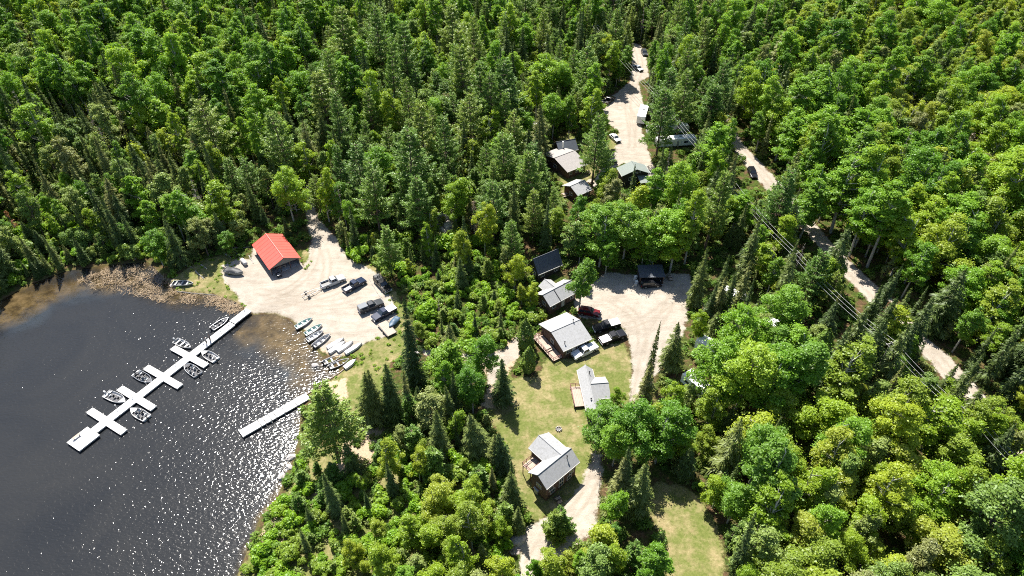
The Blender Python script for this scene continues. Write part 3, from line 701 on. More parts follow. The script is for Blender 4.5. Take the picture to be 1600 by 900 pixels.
for i, (s, e, lb) in enumerate((((512, 546), (538, 530), 'upturned white hull first of four on the sand'), ((515, 553), (540, 535), 'upturned white hull second of four, half under its neighbours'),
                   ((528, 551), (552, 535), 'upturned white hull third of four on the grass edge'), ((540, 554), (566, 538), 'upturned white hull last of four, bow on green grass'))):
    boat(s, e, lb, 'upturned_boat', water=False, flip=True, group='upturned boats on the beach', motor=False, W=1.22, zoff=.05)
boat((506, 567), (534, 555), 'white open boat with motor, upper of the pair half in the water', 'row_boat', inside=M_HULL, W=1.5, group=GB)
boat((515, 574), (545, 561), 'white open boat with motor, lower of the pair half in the water', 'row_boat', inside=M_HULL, W=1.5, group=GB)
boat((539, 577), (557, 563), 'short upturned white skiff beside the timber shore edging', 'upturned_boat', water=False, flip=True, motor=False, W=1.3, zoff=.05)
boat((353, 425), (381, 430), 'boat under a black cover on the gravel by the grass', 'covered_boat', water=False, cover=M_TARP, hull=M_BENCH, W=1.9, Hs=.75, motor=True, zoff=.25)
boat((271, 445), (303, 445), 'old white boat hull lying broken in the shore grass', 'wrecked_boat', water=False, inside=M_DARKFLOOR, motor=False, W=1.7, Hs=.5)
boat((622, 499), (609, 515), 'small blue covered boat standing in the grass by the trailer', 'covered_boat', water=False, cover=M_BLUE, hull=M_BLUE, W=1.5, Hs=.6, motor=False, zoff=.2)

# ------------------------------------------------------------------ vehicles
def wheel(mbx, mby, r, w, parent):
    mb = MB(); mb.tube((mbx, mby - w / 2, r), (mbx, mby + w / 2, r), r, n=18); t = mb.build('wheel', M_RUBBER, parent, bevel=.02)
    sg = 1 if mby > 0 else -1
    mb = MB(); mb.tube((mbx, mby + sg * (w / 2 - .02), r), (mbx, mby + sg * (w / 2 + .012), r), r * .62, n=14); mb.build('rim', M_RIM, t)
def arch(cx, r, z0, n=8): return [(cx + r * math.cos(a), z0 + r * math.sin(a)) for a in np.linspace(0, math.pi, n)]
CARPAINT = {}
def paint(nm, c):
    if nm not in CARPAINT: CARPAINT[nm] = pm('car_paint_' + nm, c, .16, .0, var=.04, spec=.35)
    return CARPAINT[nm]
def vehicle(name, px_tail, px_nose, label, color, kind='pickup', cover=None, L=None, group='trucks and cars parked around the camp', topper=False, cat=None, liner=None, rack=False, roofc=None):
    t, n_ = gpt(*px_tail), gpt(*px_nose)
    d = n_ - t; rz = math.atan2(d.y, d.x); c = (t + n_) / 2
    Ld = {'pickup': 5.8, 'suv': 4.8, 'car': 4.5}[kind]; L = L or Ld
    o = empty(name, (c.x, c.y, hz(c.x, c.y) + .03), rz, label, cat or {'pickup': 'truck', 'suv': 'car', 'car': 'car'}[kind], group)
    f = Vector((math.cos(rz), math.sin(rz))); o.rotation_euler = (0, -math.atan2(hz(c.x + f.x * 2, c.y + f.y * 2) - hz(c.x - f.x * 2, c.y - f.y * 2), 4), rz)
    k = L / Ld; P = paint(*color); R_ = paint(*roofc) if roofc else P
    if kind == 'pickup': W, xf, xr, wr, belt, roof = 1.96, 1.85, -1.75, .40, 1.12, 1.84
    elif kind == 'suv': W, xf, xr, wr, belt, roof = 1.86, 1.42, -1.38, .36, 1.02, 1.68
    else: W, xf, xr, wr, belt, roof = 1.80, 1.38, -1.32, .33, .92, 1.43
    h = Ld / 2; sill = wr * .9; xf *= k; xr *= k; h *= k
    if kind == 'pickup':
        cab_r, cab_f, hood = -.72 * k, 1.05 * k, 1.18
        prof = [(cab_r, sill)] + [(xf - .50, sill)] + [(x, z) for x, z in arch(xf, .48, sill)][::-1][1:] + [(h - .05, sill), (h, sill + .15), (h, .86), (h - .12, 1.02), (cab_f + .25, hood), (cab_r, belt + .02)]
        mb = MB(); mb.prism(prof, -W / 2, W / 2); body = mb.build('body', P, o, bevel=.06)
        # the load bed: two sides, tailgate, floor
        for sg in (-1, 1):
            pb = [(-h, .62), (-h, belt + .02), (cab_r - .03, belt + .02), (cab_r - .03, sill)] + [(x, z) for x, z in arch(xr, .48, sill)][0:] + [(-h + .3, sill)]
            mb = MB(); y = sg * (W / 2 - .05); mb.prism(pb, y - .05, y + .05); mb.build('bed_side', P, o, bevel=.02)
        mb = MB(); mb.box((-h + .04, 0, (belt + .66) / 2), (.09, W - .22, belt - .66)); mb.build('tailgate', P, o, bevel=.015)
        mb = MB(); mb.box(((cab_r - h) / 2, 0, .64), (h + cab_r - .1, W - .24, .06)); mb.build('bed_floor', liner or M_BLACK, o)
        xc = (cab_r - .03 - h) / 2; bl = (cab_r - .03 + h)
        if topper:
            mb = MB(); mb.loft([[(xc + sx * bl / 2 * q, sy * W / 2 * q2, z) for sx, sy in ((-1, -1), (1, -1), (1, 1), (-1, 1))] for z, q, q2 in ((belt + .03, .985, .97), (roof + .02, .97, .84))]); mb.build('bed_topper', cover or P, o, bevel=.07)
            for sg in (-1, 1):
                mb = MB(); y0, y1 = sg * W / 2 * .965, sg * W / 2 * .90
                mb.slab([(xc - bl * .40, y0, belt + .14), (xc + bl * .40, y0, belt + .14), (xc + bl * .40, y1, roof - .14), (xc - bl * .40, y1, roof - .14)], .012); mb.build('topper_window', M_GLASS, o)
        elif cover:
            mb = MB(); mb.box((xc, 0, belt + .06), (bl - .06, W - .04, .08)); mb.build('bed_cover', cover, o, bevel=.03)
        gr0, gr1, rr0, rr1 = cab_r + .04, cab_f + .15, cab_r + .18, cab_f - .52
    else:
        if kind == 'suv': gr0, gr1, rr0, rr1, hood = -h + .12, 1.05 * k, -h + .42, .38 * k, belt + .02
        else: gr0, gr1, rr0, rr1, hood = -h + .65, 1.0 * k, -h + 1.35, .25 * k, belt + .0
        back = belt + .02 if kind == 'suv' else belt + .04
        prof = [(-h, sill + .12), (-h + .08, sill)] + arch(xr, wr + .08, sill)[::-1] + arch(xf, wr + .08, sill)[::-1] + [(h - .05, sill), (h, sill + .14), (h - .02, .72), (h - .18, .84), (gr1, hood), (gr0, back), (-h + .03, back - .06)]
        mb = MB(); mb.prism(prof, -W / 2, W / 2); body = mb.build('body', P, o, bevel=.08)
    # greenhouse
    wb, wt = W / 2 - .05, W / 2 - .22; z0, z1 = belt - .02, roof
    low = [(gr0, -wb, z0), (gr1, -wb, z0), (gr1, wb, z0), (gr0, wb, z0)]; top = [(rr0, -wt, z1), (rr1, -wt, z1), (rr1, wt, z1), (rr0, wt, z1)]
    mb = MB(); mb.loft([low, top]); mb.build('cab' if kind == 'pickup' else 'cabin_roof', R_, o, bevel=.07)
    lp = lambda a_, b_, u: tuple(a_[i] + (b_[i] - a_[i]) * u for i in range(3))
    def glass(nm, A, B, C, D_, u0, u1, v0, v1, out):
        g = [lp(lp(A, B, u0), lp(D_, C, u0), v0), lp(lp(A, B, u1), lp(D_, C, u1), v0), lp(lp(A, B, u1), lp(D_, C, u1), v1), lp(lp(A, B, u0), lp(D_, C, u0), v1)]
        g = [(x + out[0], y + out[1], z + out[2]) for x, y, z in g]
        m_ = MB(); m_.quad(g); w_ = m_.build(nm, M_GLASS, o)
        s_ = w_.modifiers.new('thickness', 'SOLIDIFY'); s_.thickness = .012; s_.offset = 0
    glass('windscreen', low[1], low[2], top[2], top[1], .07, .93, .14, .90, (.012, 0, .012))
    glass('rear_window', low[3], low[0], top[0], top[3], .10, .90, .22, .86, (-.014, 0, .006))
    ncol = [(.06, .48), (.53, .94)] if kind != 'suv' else [(.05, .32), (.36, .62), (.66, .95)]
    for u0, u1 in ncol:
        glass('side_window', low[0], low[1], top[1], top[0], u0, u1, .18, .88, (0, -.014, .004)); glass('side_window', low[1 + 1], low[3], top[3], top[2], 1 - u1, 1 - u0, .18, .88, (0, .014, .004))
    for x in (xf, xr):
        for sg in (-1, 1): wheel(x, sg * (W / 2 - .13), wr, .25, o)
    for sg in (-1, 1):
        mb = MB(); mb.box((h - .06, sg * (W / 2 - .22), .80 if kind == 'pickup' else .68), (.14, .34, .17)); mb.build('headlight', M_LAMP, o, bevel=.02)
        mb = MB(); mb.box((-h + .02, sg * (W / 2 - .10), .9 if kind == 'pickup' else .80), (.10, .15, .30)); mb.build('tail_light', M_TAIL, o, bevel=.02)
        mb = MB(); mb.box((gr1 - .35, sg * (W / 2 + .08), belt + .08), (.12, .18, .15)); mb.build('side_mirror', M_BLACK, o, bevel=.02)
    mb = MB(); mb.box((h + .03, 0, .52), (.16, W * .96, .2)); mb.build('front_bumper', M_CHROME if kind == 'pickup' else M_BLACK, o, bevel=.03)
    mb = MB(); mb.box((-h - .03, 0, .55), (.16, W * .94, .18)); mb.build('rear_bumper', M_CHROME if kind == 'pickup' else M_BLACK, o, bevel=.03)
    mb = MB(); mb.box((h - .01, 0, .80 if kind == 'pickup' else .66), (.06, W * .45, .22)); mb.build('grille', M_BLACK, o)
    if rack:
        mb = MB()
        for sg in (-1, 1): mb.tube((-h + .3, sg * .8, roof + .25), (cab_f - .5, sg * .8, roof + .25), .03, n=5)
        for x in np.linspace(-h + .3, cab_f - .6, 5): mb.tube((x, -.8, roof + .25), (x, .8, roof + .25), .025, n=5)
        for sg in (-1, 1):
            for x in (-h + .3, cab_r - .1): mb.tube((x, sg * .8, belt), (x, sg * .8, roof + .25), .03, n=5)
        mb.build('roof_rack', M_BLACK, o)
    return o
BLK = ('black', (.012, .012, .014)); WHT = ('white', (.70, .70, .69)); SIL = ('silver', (.42, .43, .44)); NAVY = ('navy', (.012, .020, .045)); CHAR = ('charcoal', (.045, .048, .052)); RED = ('red', (.11, .009, .011))
vehicle('pickup_truck', (505, 450), (537, 437), 'silver pickup with empty dark bed parked nearest the boathouse', SIL)
vehicle('pickup_truck', (538, 458), (570, 440), 'dark blue pickup with open pale bed beside the silver pickup', NAVY, liner=M_BENCH)
vehicle('pickup_truck', (585, 434), (612, 463), 'black pickup with topper and rack parked against the trees', BLK, topper=True, cover=M_TARP, rack=True)
vehicle('pickup_truck', (563, 489), (597, 475), 'grey pickup with long matching topper at the lower edge of the landing', CHAR, topper=True, cover=paint('greytop', (.16, .17, .18)))
vehicle('pickup_truck', (617, 484), (584, 502), 'black pickup with white bed cover facing the beach', NAVY, cover=M_WHITE)
vehicle('parked_car', (903, 488), (939, 494), 'dark red car in tree shade between two grey roofed cabins', RED, 'suv', roofc=('deepred', (.09, .008, .01)))
vehicle('pickup_truck', (967, 507), (929, 518), 'black pickup with white bed cover parked closest to the cabin, nose at the lawn', BLK, cover=M_WHITE)
vehicle('pickup_truck', (938, 538), (977, 523), 'black pickup with white bed cover, nose towards the gravel yard', BLK, cover=M_WHITE)
vehicle('pickup_truck', (932, 543), (895, 561), 'white pickup parked in the cabin shadow on the lawn', WHT, cover=M_WHITE)
vehicle('parked_car', (1169, 262), (1181, 285), 'black sport utility car on the forest road', BLK, 'suv')
vehicle('pickup_truck', (941, 167), (961, 152), 'black pickup in the shade beside the campground road', BLK)
vehicle('parked_car', (954, 213), (967, 224), 'small white car half hidden under the pine by the campground road', WHT, 'car')
vehicle('parked_car', (990, 105), (1003, 113), 'silver car on the narrow part of the campground road', SIL, 'car')
vehicle('parked_car', (1003, 79), (1010, 92), 'dark car at the far end of the campground road', CHAR, 'suv')
vehicle('parked_car', (941, 260), (962, 254), 'grey car parked beside the green roofed house', CHAR, 'car')
vehicle('parked_car', (1003, 448), (1030, 446), 'dark car standing in the shade before the open shed', BLK, 'suv')

# trailers
def boat_trailer():
    a, b = gpt(473, 466), gpt(503, 452); rz = math.atan2(b.y - a.y, b.x - a.x); c = (a + b) / 2
    o = empty('boat_trailer', (c.x, c.y, hz(c.x, c.y) + .03), rz, 'empty boat trailer with bare metal frame on the gravel', 'trailer')
    mb = MB()
    for sg in (-1, 1): mb.path([(-2.4, sg * .65, .5), (.6, sg * .62, .5), (2.6, sg * .06, .5)], [.05, .05, .05], 5)
    for x in (-2.2, -1.2, 0): mb.tube((x, -.65, .5), (x, .65, .5), .045, n=5)
    mb.tube((2.0, 0, .5), (3.0, 0, .5), .06, n=6); mb.build('frame', M_STEEL, o)
    for sg in (-1, 1):
        mb = MB(); mb.box((-.9, sg * .4, .62), (2.2, .12, .08)); mb.build('bunk', M_DECK, o)
        wheel(-1.2, sg * .92, .32, .2, o)
        mb = MB(); mb.box((-1.2, sg * .92, .72), (.85, .26, .05)); mb.build('fender', M_BLACK, o, bevel=.02)
    mb = MB(); mb.tube((2.2, 0, .5), (2.2, 0, 1.0), .05, n=6); mb.box((2.2, 0, 1.0), (.2, .2, .16)); mb.build('winch_post', M_BLACK, o)
    mb = MB(); mb.tube((2.8, 0, .03), (2.8, 0, .6), .04, n=6); mb.build('jack', M_STEEL, o)
boat_trailer()
def flat_trailer():
    a, b = gpt(609, 530), gpt(588, 506); rz = math.atan2(b.y - a.y, b.x - a.x); c = (a + b) / 2 + Vector((.9, .4, 0))
    o = empty('flatbed_trailer', (c.x, c.y, hz(c.x, c.y) + .03), rz, 'flatbed trailer with bare sandy plank deck beside the blue covered boat', 'trailer')
    for i in range(7):
        mb = MB(); mb.box((0, -.95 + i * .317, .56), (4.6, .30, .05)); mb.build('plank', M_DECK, o)
    mb = MB(); mb.box((0, 0, .48), (4.7, 2.3, .09)); mb.tube((2.3, .7, .48), (3.4, 0, .48), .05, n=5); mb.tube((2.3, -.7, .48), (3.4, 0, .48), .05, n=5); mb.build('frame', M_BLACK, o)
    for sg in (-1, 1): wheel(-.4, sg * 1.22, .33, .2, o)
    mb = MB()
    for x in (-2.3, 0, 2.3):
        mb.tube((x, 1.13, .5), (x, 1.13, .85), .03, n=5); mb.tube((x, -1.13, .5), (x, -1.13, .85), .03, n=5)
    for sg in (-1, 1): mb.tube((-2.3, sg * 1.13, .85), (2.3, sg * 1.13, .85), .03, n=5)
    mb.build('side_rail', M_BLACK, o)
flat_trailer()

# ------------------------------------------------------------------ buildings
def window(parent, c, n, w, h, wall_out=.03):
    """window centred at c on a wall with outward normal n (xy)"""
    nx_, ny_ = n; tx, ty = -ny_, nx_; rz = math.atan2(ty, tx)
    mb = MB()
    for dx, dz, bw, bh in ((0, h / 2, w + .16, .09), (0, -h / 2, w + .22, .10), (-w / 2, 0, .09, h), (w / 2, 0, .09, h)):
        mb.box((c[0] + tx * dx + nx_ * wall_out, c[1] + ty * dx + ny_ * wall_out, c[2] + dz), (bw, .09, bh), rz)
    f = mb.build('window', M_TRIM, parent)
    mb = MB(); mb.box((c[0] + nx_ * .012, c[1] + ny_ * .012, c[2]), (w, .04, h), rz); mb.build('pane', M_PANE, f)
    mb = MB(); mb.box((c[0] + nx_ * .04, c[1] + ny_ * .04, c[2]), (.05, .05, h), rz); mb.build('glazing_bar', M_TRIM, f)
def door(parent, c, n, w=.9, h=2.0, m=None):
    nx_, ny_ = n; rz = math.atan2(nx_, -ny_)
    mb = MB(); mb.box((c[0] + nx_ * .02, c[1] + ny_ * .02, c[2] + h / 2), (w, .07, h), rz); d = mb.build('door', m or M_TRIM, parent)
    mb = MB(); mb.box((c[0] + nx_ * .08 - ny_ * w * .36, c[1] + ny_ * .08 + nx_ * w * .36, c[2] + h * .48), (.1, .08, .08), rz); mb.build('handle', M_CHROME, d)
def gable(parent, x0, x1, hw, eh, rh, wall, roof, oh=.45, base=-.8, y0=0.0, cap=True, windows=True, axis='x', th=.14, wallx=None, split=None):
    """gabled block; ridge along local x (or y) at offset y0; eave edges at +-hw, height eh; ridge height rh"""
    T = (lambda p: p) if axis == 'x' else (lambda p: (-p[1], p[0], p[2]))
    hwi = hw - oh; sl = (rh - eh) / hw; zi = eh + sl * oh - th - .02
    prof = [(y0 - hwi, base), (y0 + hwi, base), (y0 + hwi, zi), (y0, rh - th - .03), (y0 - hwi, zi)]
    mb = MB(); mb.prismx(prof, x0 + oh, x1 - oh); mb.v = [T(p) for p in mb.v]; mb.build('wall', wall, parent)
    r = None
    for sg in (-1, 1):
        mb = MB(); q = [T((x0, y0, rh)), T((x1, y0, rh)), T((x1, y0 + sg * hw, eh)), T((x0, y0 + sg * hw, eh))]
        mb.slab(q, th)
        rr = mb.build('roof', roof, parent); r = r or rr
        mb = MB(); e0 = Vector(T((x0 - .02, y0 + sg * (hw + .03), eh - .10))); e1 = Vector(T((x1 + .02, y0 + sg * (hw + .03), eh - .10)))
        c_ = (e0 + e1) / 2; d_ = e1 - e0; mb.box(c_, (d_.length, .06, .2), math.atan2(d_.y, d_.x)); mb.build('fascia', M_TRIM, parent)
    if cap:
        mb = MB(); a_, b_ = T((x0 - .01, y0, rh + .03)), T((x1 + .01, y0, rh + .03)); mb.tube(a_, b_, .09, n=6); mb.build('ridge_cap', roof, r)
    return r
def house(name, rA, rB, eave_px, rh, eh, label, wall, roof, cat='cabin', oh=.45, group=None, base_drop=.9, windows=3, doorx=None, axis_extra=None, gw=True, grp=None):
    """ridge ends seen at pixels rA, rB; the near eave passes through eave_px"""
    z = 2.0
    for _ in range(6):
        a, b = Vector(at(*rA, z + rh)), Vector(at(*rB, z + rh)); c = (a + b) / 2; z = hz(c.x, c.y)
    d = (b - a); L = d.length; rz = math.atan2(d.y, d.x)
    if math.cos(rz) < 0: rz += math.pi
    e = Vector(at(*eave_px, z + eh)); n = Vector((-math.sin(rz), math.cos(rz)))
    hw = abs((e - c) @ n)
    o = empty(name, (c.x, c.y, z), rz, label, cat, group or 'cabins of the camp')
    gable(o, -L / 2, L / 2, hw, eh, rh, wall, roof, oh, -base_drop)
    wy = hw - oh
    if windows:
        xs = np.linspace(-L / 2 + oh + 1.1, L / 2 - oh - 1.1, windows)
        for i, x in enumerate(xs):
            if doorx is not None and i == doorx: door(o, (x, -wy, .15), (0, -1))
            else: window(o, (x, -wy, eh * .56), (0, -1), .95, .9)
        for sg in (-1, 1):
            if gw: window(o, (sg * (L / 2 - oh), 0, eh * .58), (sg, 0), 1.1, .95)
    return o, L, hw, rz
def deck(parent, x0, x1, y0, y1, z, rail=True, legs=True, m=None, rm=None):
    w = .30; n = max(2, int((y1 - y0) / w)); st = (y1 - y0) / n
    d = None
    for i in range(n):
        mb = MB(); mb.box(((x0 + x1) / 2, y0 + st * (i + .5), z - .03), (x1 - x0, st - .025, .05)); b_ = mb.build('deck_board', m or M_DECK, parent); d = d or b_
    mb = MB(); mb.box(((x0 + x1) / 2, (y0 + y1) / 2, z - .16), (x1 - x0 - .1, y1 - y0 - .1, .18)); mb.build('deck_frame', M_DECKRED, parent)
    rm = rm or M_DECKRED
    for x in (x0 + .06, x1 - .06):
        for y in (y0 + .06, y1 - .06):
            mb = MB(); mb.box((x, y, z / 2 - .15), (.12, .12, z + .3)) if z > .3 else mb.box((x, y, z - .1), (.12, .12, .2)); mb.build('deck_post', rm, parent)
    if rail:
        for (ax, ay, bx, by) in ((x0, y0, x1, y0), (x0, y0, x0, y1), (x0, y1, x1, y1)):
            mb = MB()
            for zz in (z + .5, z + .95): mb.box(((ax + bx) / 2, (ay + by) / 2, zz), (math.hypot(bx - ax, by - ay), .07, .08), math.atan2(by - ay, bx - ax))
            k = max(2, int(math.hypot(bx - ax, by - ay) / .9))
            for i in range(k + 1):
                u = i / k; mb.box((ax + (bx - ax) * u, ay + (by - ay) * u, z + .48), (.07, .07, .98))
            mb.build('railing', rm, parent)
def stove_pipe(parent, x, y, z, h=.9):
    mb = MB(); mb.tube((x, y, z - .4), (x, y, z + h), .09, n=8); p_ = mb.build('stove_pipe', M_BLACK, parent)
    mb = MB(); mb.tube((x, y, z + h), (x, y, z + h + .16), .17, .05, n=8); mb.build('pipe_cap', M_BLACK, p_)
def local(o, px, py, z):
    p = Vector(at(px, py, o.location.z + z)) - Vector(o.location[:2]); r = o.rotation_euler.z
    return p.x * math.cos(r) + p.y * math.sin(r), -p.x * math.sin(r) + p.y * math.cos(r)

# boathouse
z = 1.2; rh = 4.0
A_, B_ = Vector(at(414.5, 363.5, z + rh)), Vector(at(442.5, 401.5, z + rh)); c = (A_ + B_) / 2; z = hz(c.x, c.y)
d_ = A_ - B_; rz = math.atan2(d_.y, d_.x); L = d_.length
e = Vector(at(423.5, 426, z + 2.2)); n_ = Vector((-math.sin(rz), math.cos(rz))); hw = abs((e - B_) @ n_)
bh = empty('boathouse', (c.x, c.y, z), rz, 'open fronted boathouse with bright red metal roof by the landing', 'boathouse')
for sg in (-1, 1):
    npan = 9
    for i in range(npan):
        u0, u1 = -L / 2 + L * i / npan, -L / 2 + L * (i + 1) / npan - .01
        mb = MB(); mb.slab([(u0, 0, rh), (u1, 0, rh), (u1, sg * hw, 2.2), (u0, sg * hw, 2.2)], .07); p_ = mb.build('roof_panel', M_REDROOF, bh)
        mb = MB(); mb.tube((u1, 0, rh + .02), (u1, sg * hw, 2.22), .014, n=4); mb.build('panel_rib', M_REDROOF, p_)
mb = MB(); mb.tube((-L / 2, 0, rh + .02), (L / 2, 0, rh + .02), .13, n=6); mb.build('ridge_cap', M_REDROOF, bh)
wy = hw - .5; zi = 2.2 + (rh - 2.2) / hw * .5 - .12
mb = MB(); mb.box((0, wy, zi / 2 - .3), (L - .8, .12, zi + .6)); mb.build('side_wall', M_WALLGREY, bh)
mb = MB(); mb.box((0, -wy, zi / 2 - .3), (L - .8, .12, zi + .6)); mb.build('side_wall', M_WALLGREY, bh)
mb = MB(); mb.prismx([(-wy, -.6), (wy, -.6), (wy, zi), (0, rh - .14), (-wy, zi)], L / 2 - .55, L / 2 - .43); mb.build('back_wall', M_WALLGREY, bh)
mb = MB(); mb.prismx([(-wy, 2.0), (wy, 2.0), (wy, zi), (0, rh - .14), (-wy, zi)], -L / 2 + .42, -L / 2 + .54); mb.build('front_gable', M_WALLGREY, bh)
for y in (-wy, -wy / 3, wy / 3, wy):
    mb = MB(); mb.box((-L / 2 + .48, y, .7), (.16, .16, 2.6)); mb.build('post', M_WALLBROWN, bh)
mb = MB(); mb.box((0, 0, .02), (L - .9, 2 * wy - .1, .12)); mb.build('floor_slab', M_CONC, bh)
mb = MB(); mb.box((-L / 2 + 1.8, wy * .2, .75), (.9, 2.2, .1)); mb.box((-L / 2 + 1.8, wy * .2 - .95, .4), (.7, .1, .7)); mb.box((-L / 2 + 1.8, wy * .2 + .95, .4), (.7, .1, .7)); mb.build('work_bench', M_DECK, bh)

# quad bike in front of the boathouse
def quad_bike(px, py, rzq, label):
    p = gpt(px, py); o = empty('quad_bike', p, rzq, label, 'quad bike')
    mb = MB(); mb.prism([(-.85, .45), (-.9, .72), (-.3, .78), (.2, .82), (.85, .74), (.95, .5), (.4, .42), (-.4, .42)], -.28, .28); mb.build('body', M_BLACK, o, bevel=.05)
    mb = MB(); mb.box((-.2, 0, .86), (.7, .34, .14)); mb.build('seat', M_RUBBER, o, bevel=.04)
    mb = MB(); mb.tube((.42, -.4, 1.08), (.42, .4, 1.08), .025, n=6); mb.tube((.5, 0, .75), (.42, 0, 1.08), .04, n=6); mb.build('handlebar', M_STEEL, o)
    for x in (-.6, .62):
        for sg in (-1, 1): wheel(x, sg * .45, .29, .24, o)
        mb = MB(); mb.box((x, 0, .86), (.55, .8, .04)); mb.build('cargo_rack', M_STEEL, o)
quad_bike(436, 431, rad(-60), 'dark quad bike in the shadow before the boathouse')

# cabins
c3, L3, hw3, r3 = house('cabin', (861, 519), (906, 499.5), (901, 540), 4.5, 2.9, 'square grey roofed cabin beside the white pickup on the lawn', M_WALLBROWN, M_SHINGLE, windows=4, doorx=1, base_drop=1.2)
stove_pipe(c3, -L3 / 2 + 1.2, -hw3 + 1.3, 3.4, .6); stove_pipe(c3, L3 / 2 - 1.6, .2, 4.5, .7)
deck(c3, -L3 / 2 - 1.9, -L3 / 2 + .35, -hw3 + .6, hw3 - 1.2, .55)
mb = MB(); mb.box((-L3 / 2 - .9, -.5, .95), (1.7, .8, .07)); mb.box((-L3 / 2 - .9, -1.2, .75), (1.7, .3, .06)); mb.box((-L3 / 2 - .9, .2, .75), (1.7, .3, .06)); mb.box((-L3 / 2 - 1.4, -.5, .72), (.1, 1.5, .36)); mb.box((-L3 / 2 - .4, -.5, .72), (.1, 1.5, .36))
mb.v = [(x, y, zz) for x, y, zz in mb.v]; mb.build('picnic_table', M_DECK, c3)

c1, L1, hw1, r1 = house('cabin', (840, 742.5), (892.5, 700), (883, 741), 6.0, 4.3, 'tall cabin with two crossing grey gable roofs at the end of the driveway', M_WALLBROWN, M_SHINGLE, windows=3, doorx=None, base_drop=1.0)
for x in (-L1 / 4, 0, L1 / 4): window(c1, (x, -hw1 + .45, 1.3), (0, -1), 1.0, 1.0)
wx, wyv = local(c1, 841.7, 680, 5.7)
wl_ = local(c1, 822.5, 697, 4.3); wing_hw = abs(wl_[0] - wx)
gable(c1, .35, wyv, wing_hw, 4.3, 5.7, M_WALLBROWN, M_SHINGLE, .4, -1.0, -wx, axis='y')
stove_pipe(c1, local(c1, 886, 716, 5.5)[0], local(c1, 886, 716, 5.5)[1], 5.4, .8)
deck(c1, wx - wing_hw - 2.3, wx - wing_hw + .6, hw1 + .6, wyv - 1.0, 2.4)
mb = MB(); mb.box((0, -hw1 + .1, -.9), (L1 - .3, .2, .6)); mb.build('foundation', M_CONC, c1)

c2, L2, hw2, r2 = house('cabin', (914.4, 570), (931, 640), (907, 603), 3.9, 2.5, 'cross shaped grey roofed cabin with a small side deck below the white pickup', M_WALLBROWN, M_SHINGLE, windows=0, base_drop=.8)
xq, yq = local(c2, 951, 598, 3.85); x0q, y0q = local(c2, 921, 600, 3.9)
gable(c2, -yq, -.3, 2.9, 2.5, 3.85, M_WALLBROWN, M_SHINGLE, .4, -.8, xq, axis='y') if False else None
sgy = 1 if yq > 0 else -1
lo_, hi_ = (.2, yq) if yq > 0 else (yq, -.2)
gable(c2, lo_, hi_, 2.7, 2.5, 3.86, M_WALLBROWN, M_SHINGLE, .4, -.8, -xq, axis='y')
stove_pipe(c2, -L2 / 2 + 2.0, .5, 3.7, .35); stove_pipe(c2, L2 / 2 - 2.6, -.4, 3.7, .35)
dxq, dyq = local(c2, 901, 604, .6); dx2, dy2 = local(c2, 905, 635, .6)
s2 = -sgy
deck(c2, min(dxq, dx2), max(dxq, dx2), *( (-hw2 - 1.7, -hw2 + .4) if s2 < 0 else (hw2 - .4, hw2 + 1.7)), .65)
for x in np.linspace(-L2 / 2 + 1.6, L2 / 2 - 1.6, 3): window(c2, (x, s2 * (hw2 - .45), 1.5), (0, s2), .9, .9)
window(c2, (-L2 / 2 + .45, 0, 1.5), (-1, 0), 1.0, .9); window(c2, (L2 / 2 - .45, 0, 1.5), (1, 0), 1.0, .9)

c4, L4, hw4, r4 = house('cabin', (848, 461), (893, 437.5), (873, 472), 4.2, 2.6, 'grey roofed cabin half hidden behind the leafy tree, roof split by a dark seam', M_WALLBROWN, M_SHINGLE, windows=3, doorx=1)
mb = MB(); mb.slab([(-L4 / 2 + 3.0, -hw4, 2.74), (-L4 / 2 + 3.14, -hw4, 2.74), (-L4 / 2 + 3.14, -.05, 4.32), (-L4 / 2 + 3.0, -.05, 4.32)], .10); mb.build('roof_seam', M_BLACK, c4)
gable(c4, .3, hw4 + 1.8, 1.8, 2.6, 3.7, M_WALLBROWN, M_SHINGLE, .35, -.9, 0.0, axis='y')
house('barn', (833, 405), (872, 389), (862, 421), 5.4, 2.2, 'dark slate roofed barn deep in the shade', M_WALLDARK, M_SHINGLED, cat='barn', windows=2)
house('cabin', (891, 291), (914, 281), (908, 304), 4.0, 2.6, 'pale grey roofed cabin in front of the brownish roofed one', M_WALLRED, M_SHINGLE, windows=2)
house('cabin', (866, 247), (898, 235), (902, 263), 4.2, 2.6, 'brownish grey roofed cabin, middle one of three behind each other', M_WALLBROWN, M_SHINGLEB, windows=3)
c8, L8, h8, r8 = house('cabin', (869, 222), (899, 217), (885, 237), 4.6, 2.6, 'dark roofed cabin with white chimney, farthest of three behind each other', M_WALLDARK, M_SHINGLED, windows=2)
mb = MB(); mb.box((-L8 / 2 + 1.5, -h8 * .55, 4.3), (.4, .4, 1.9)); mb.build('chimney', M_WHITE, c8)
# green roofed house, gable towards the camera
z = hz(*at(990, 270, 5)); rh9 = 5.0; a9, b9 = Vector(at(995.5, 264.5, z + rh9)), Vector(at(987, 251, z + rh9)); cc = (a9 + b9) / 2
d9 = b9 - a9; rz9 = math.atan2(d9.y, d9.x); L9 = d9.length; z = hz(cc.x, cc.y)
h9 = empty('lodge', (cc.x, cc.y, z), rz9, 'black walled lodge with pale green roof and gable facing the camera', 'lodge')
e9 = Vector(at(1015, 269, z + 3.2)); n9 = Vector((-math.sin(rz9), math.cos(rz9))); hw9 = max(3.8, min(5.2, abs((e9 - a9) @ n9)))
gable(h9, -L9 / 2, L9 / 2, hw9, 3.3, rh9, M_WALLDARK, M_SHINGLEG, .5, -1.0)
for y in (-1.4, 1.4): window(h9, (-L9 / 2 + .5, y, 1.9), (-1, 0), .9, .9)
window(h9, (-L9 / 2 + .5, 0, 3.7), (-1, 0), 1.2, .4)
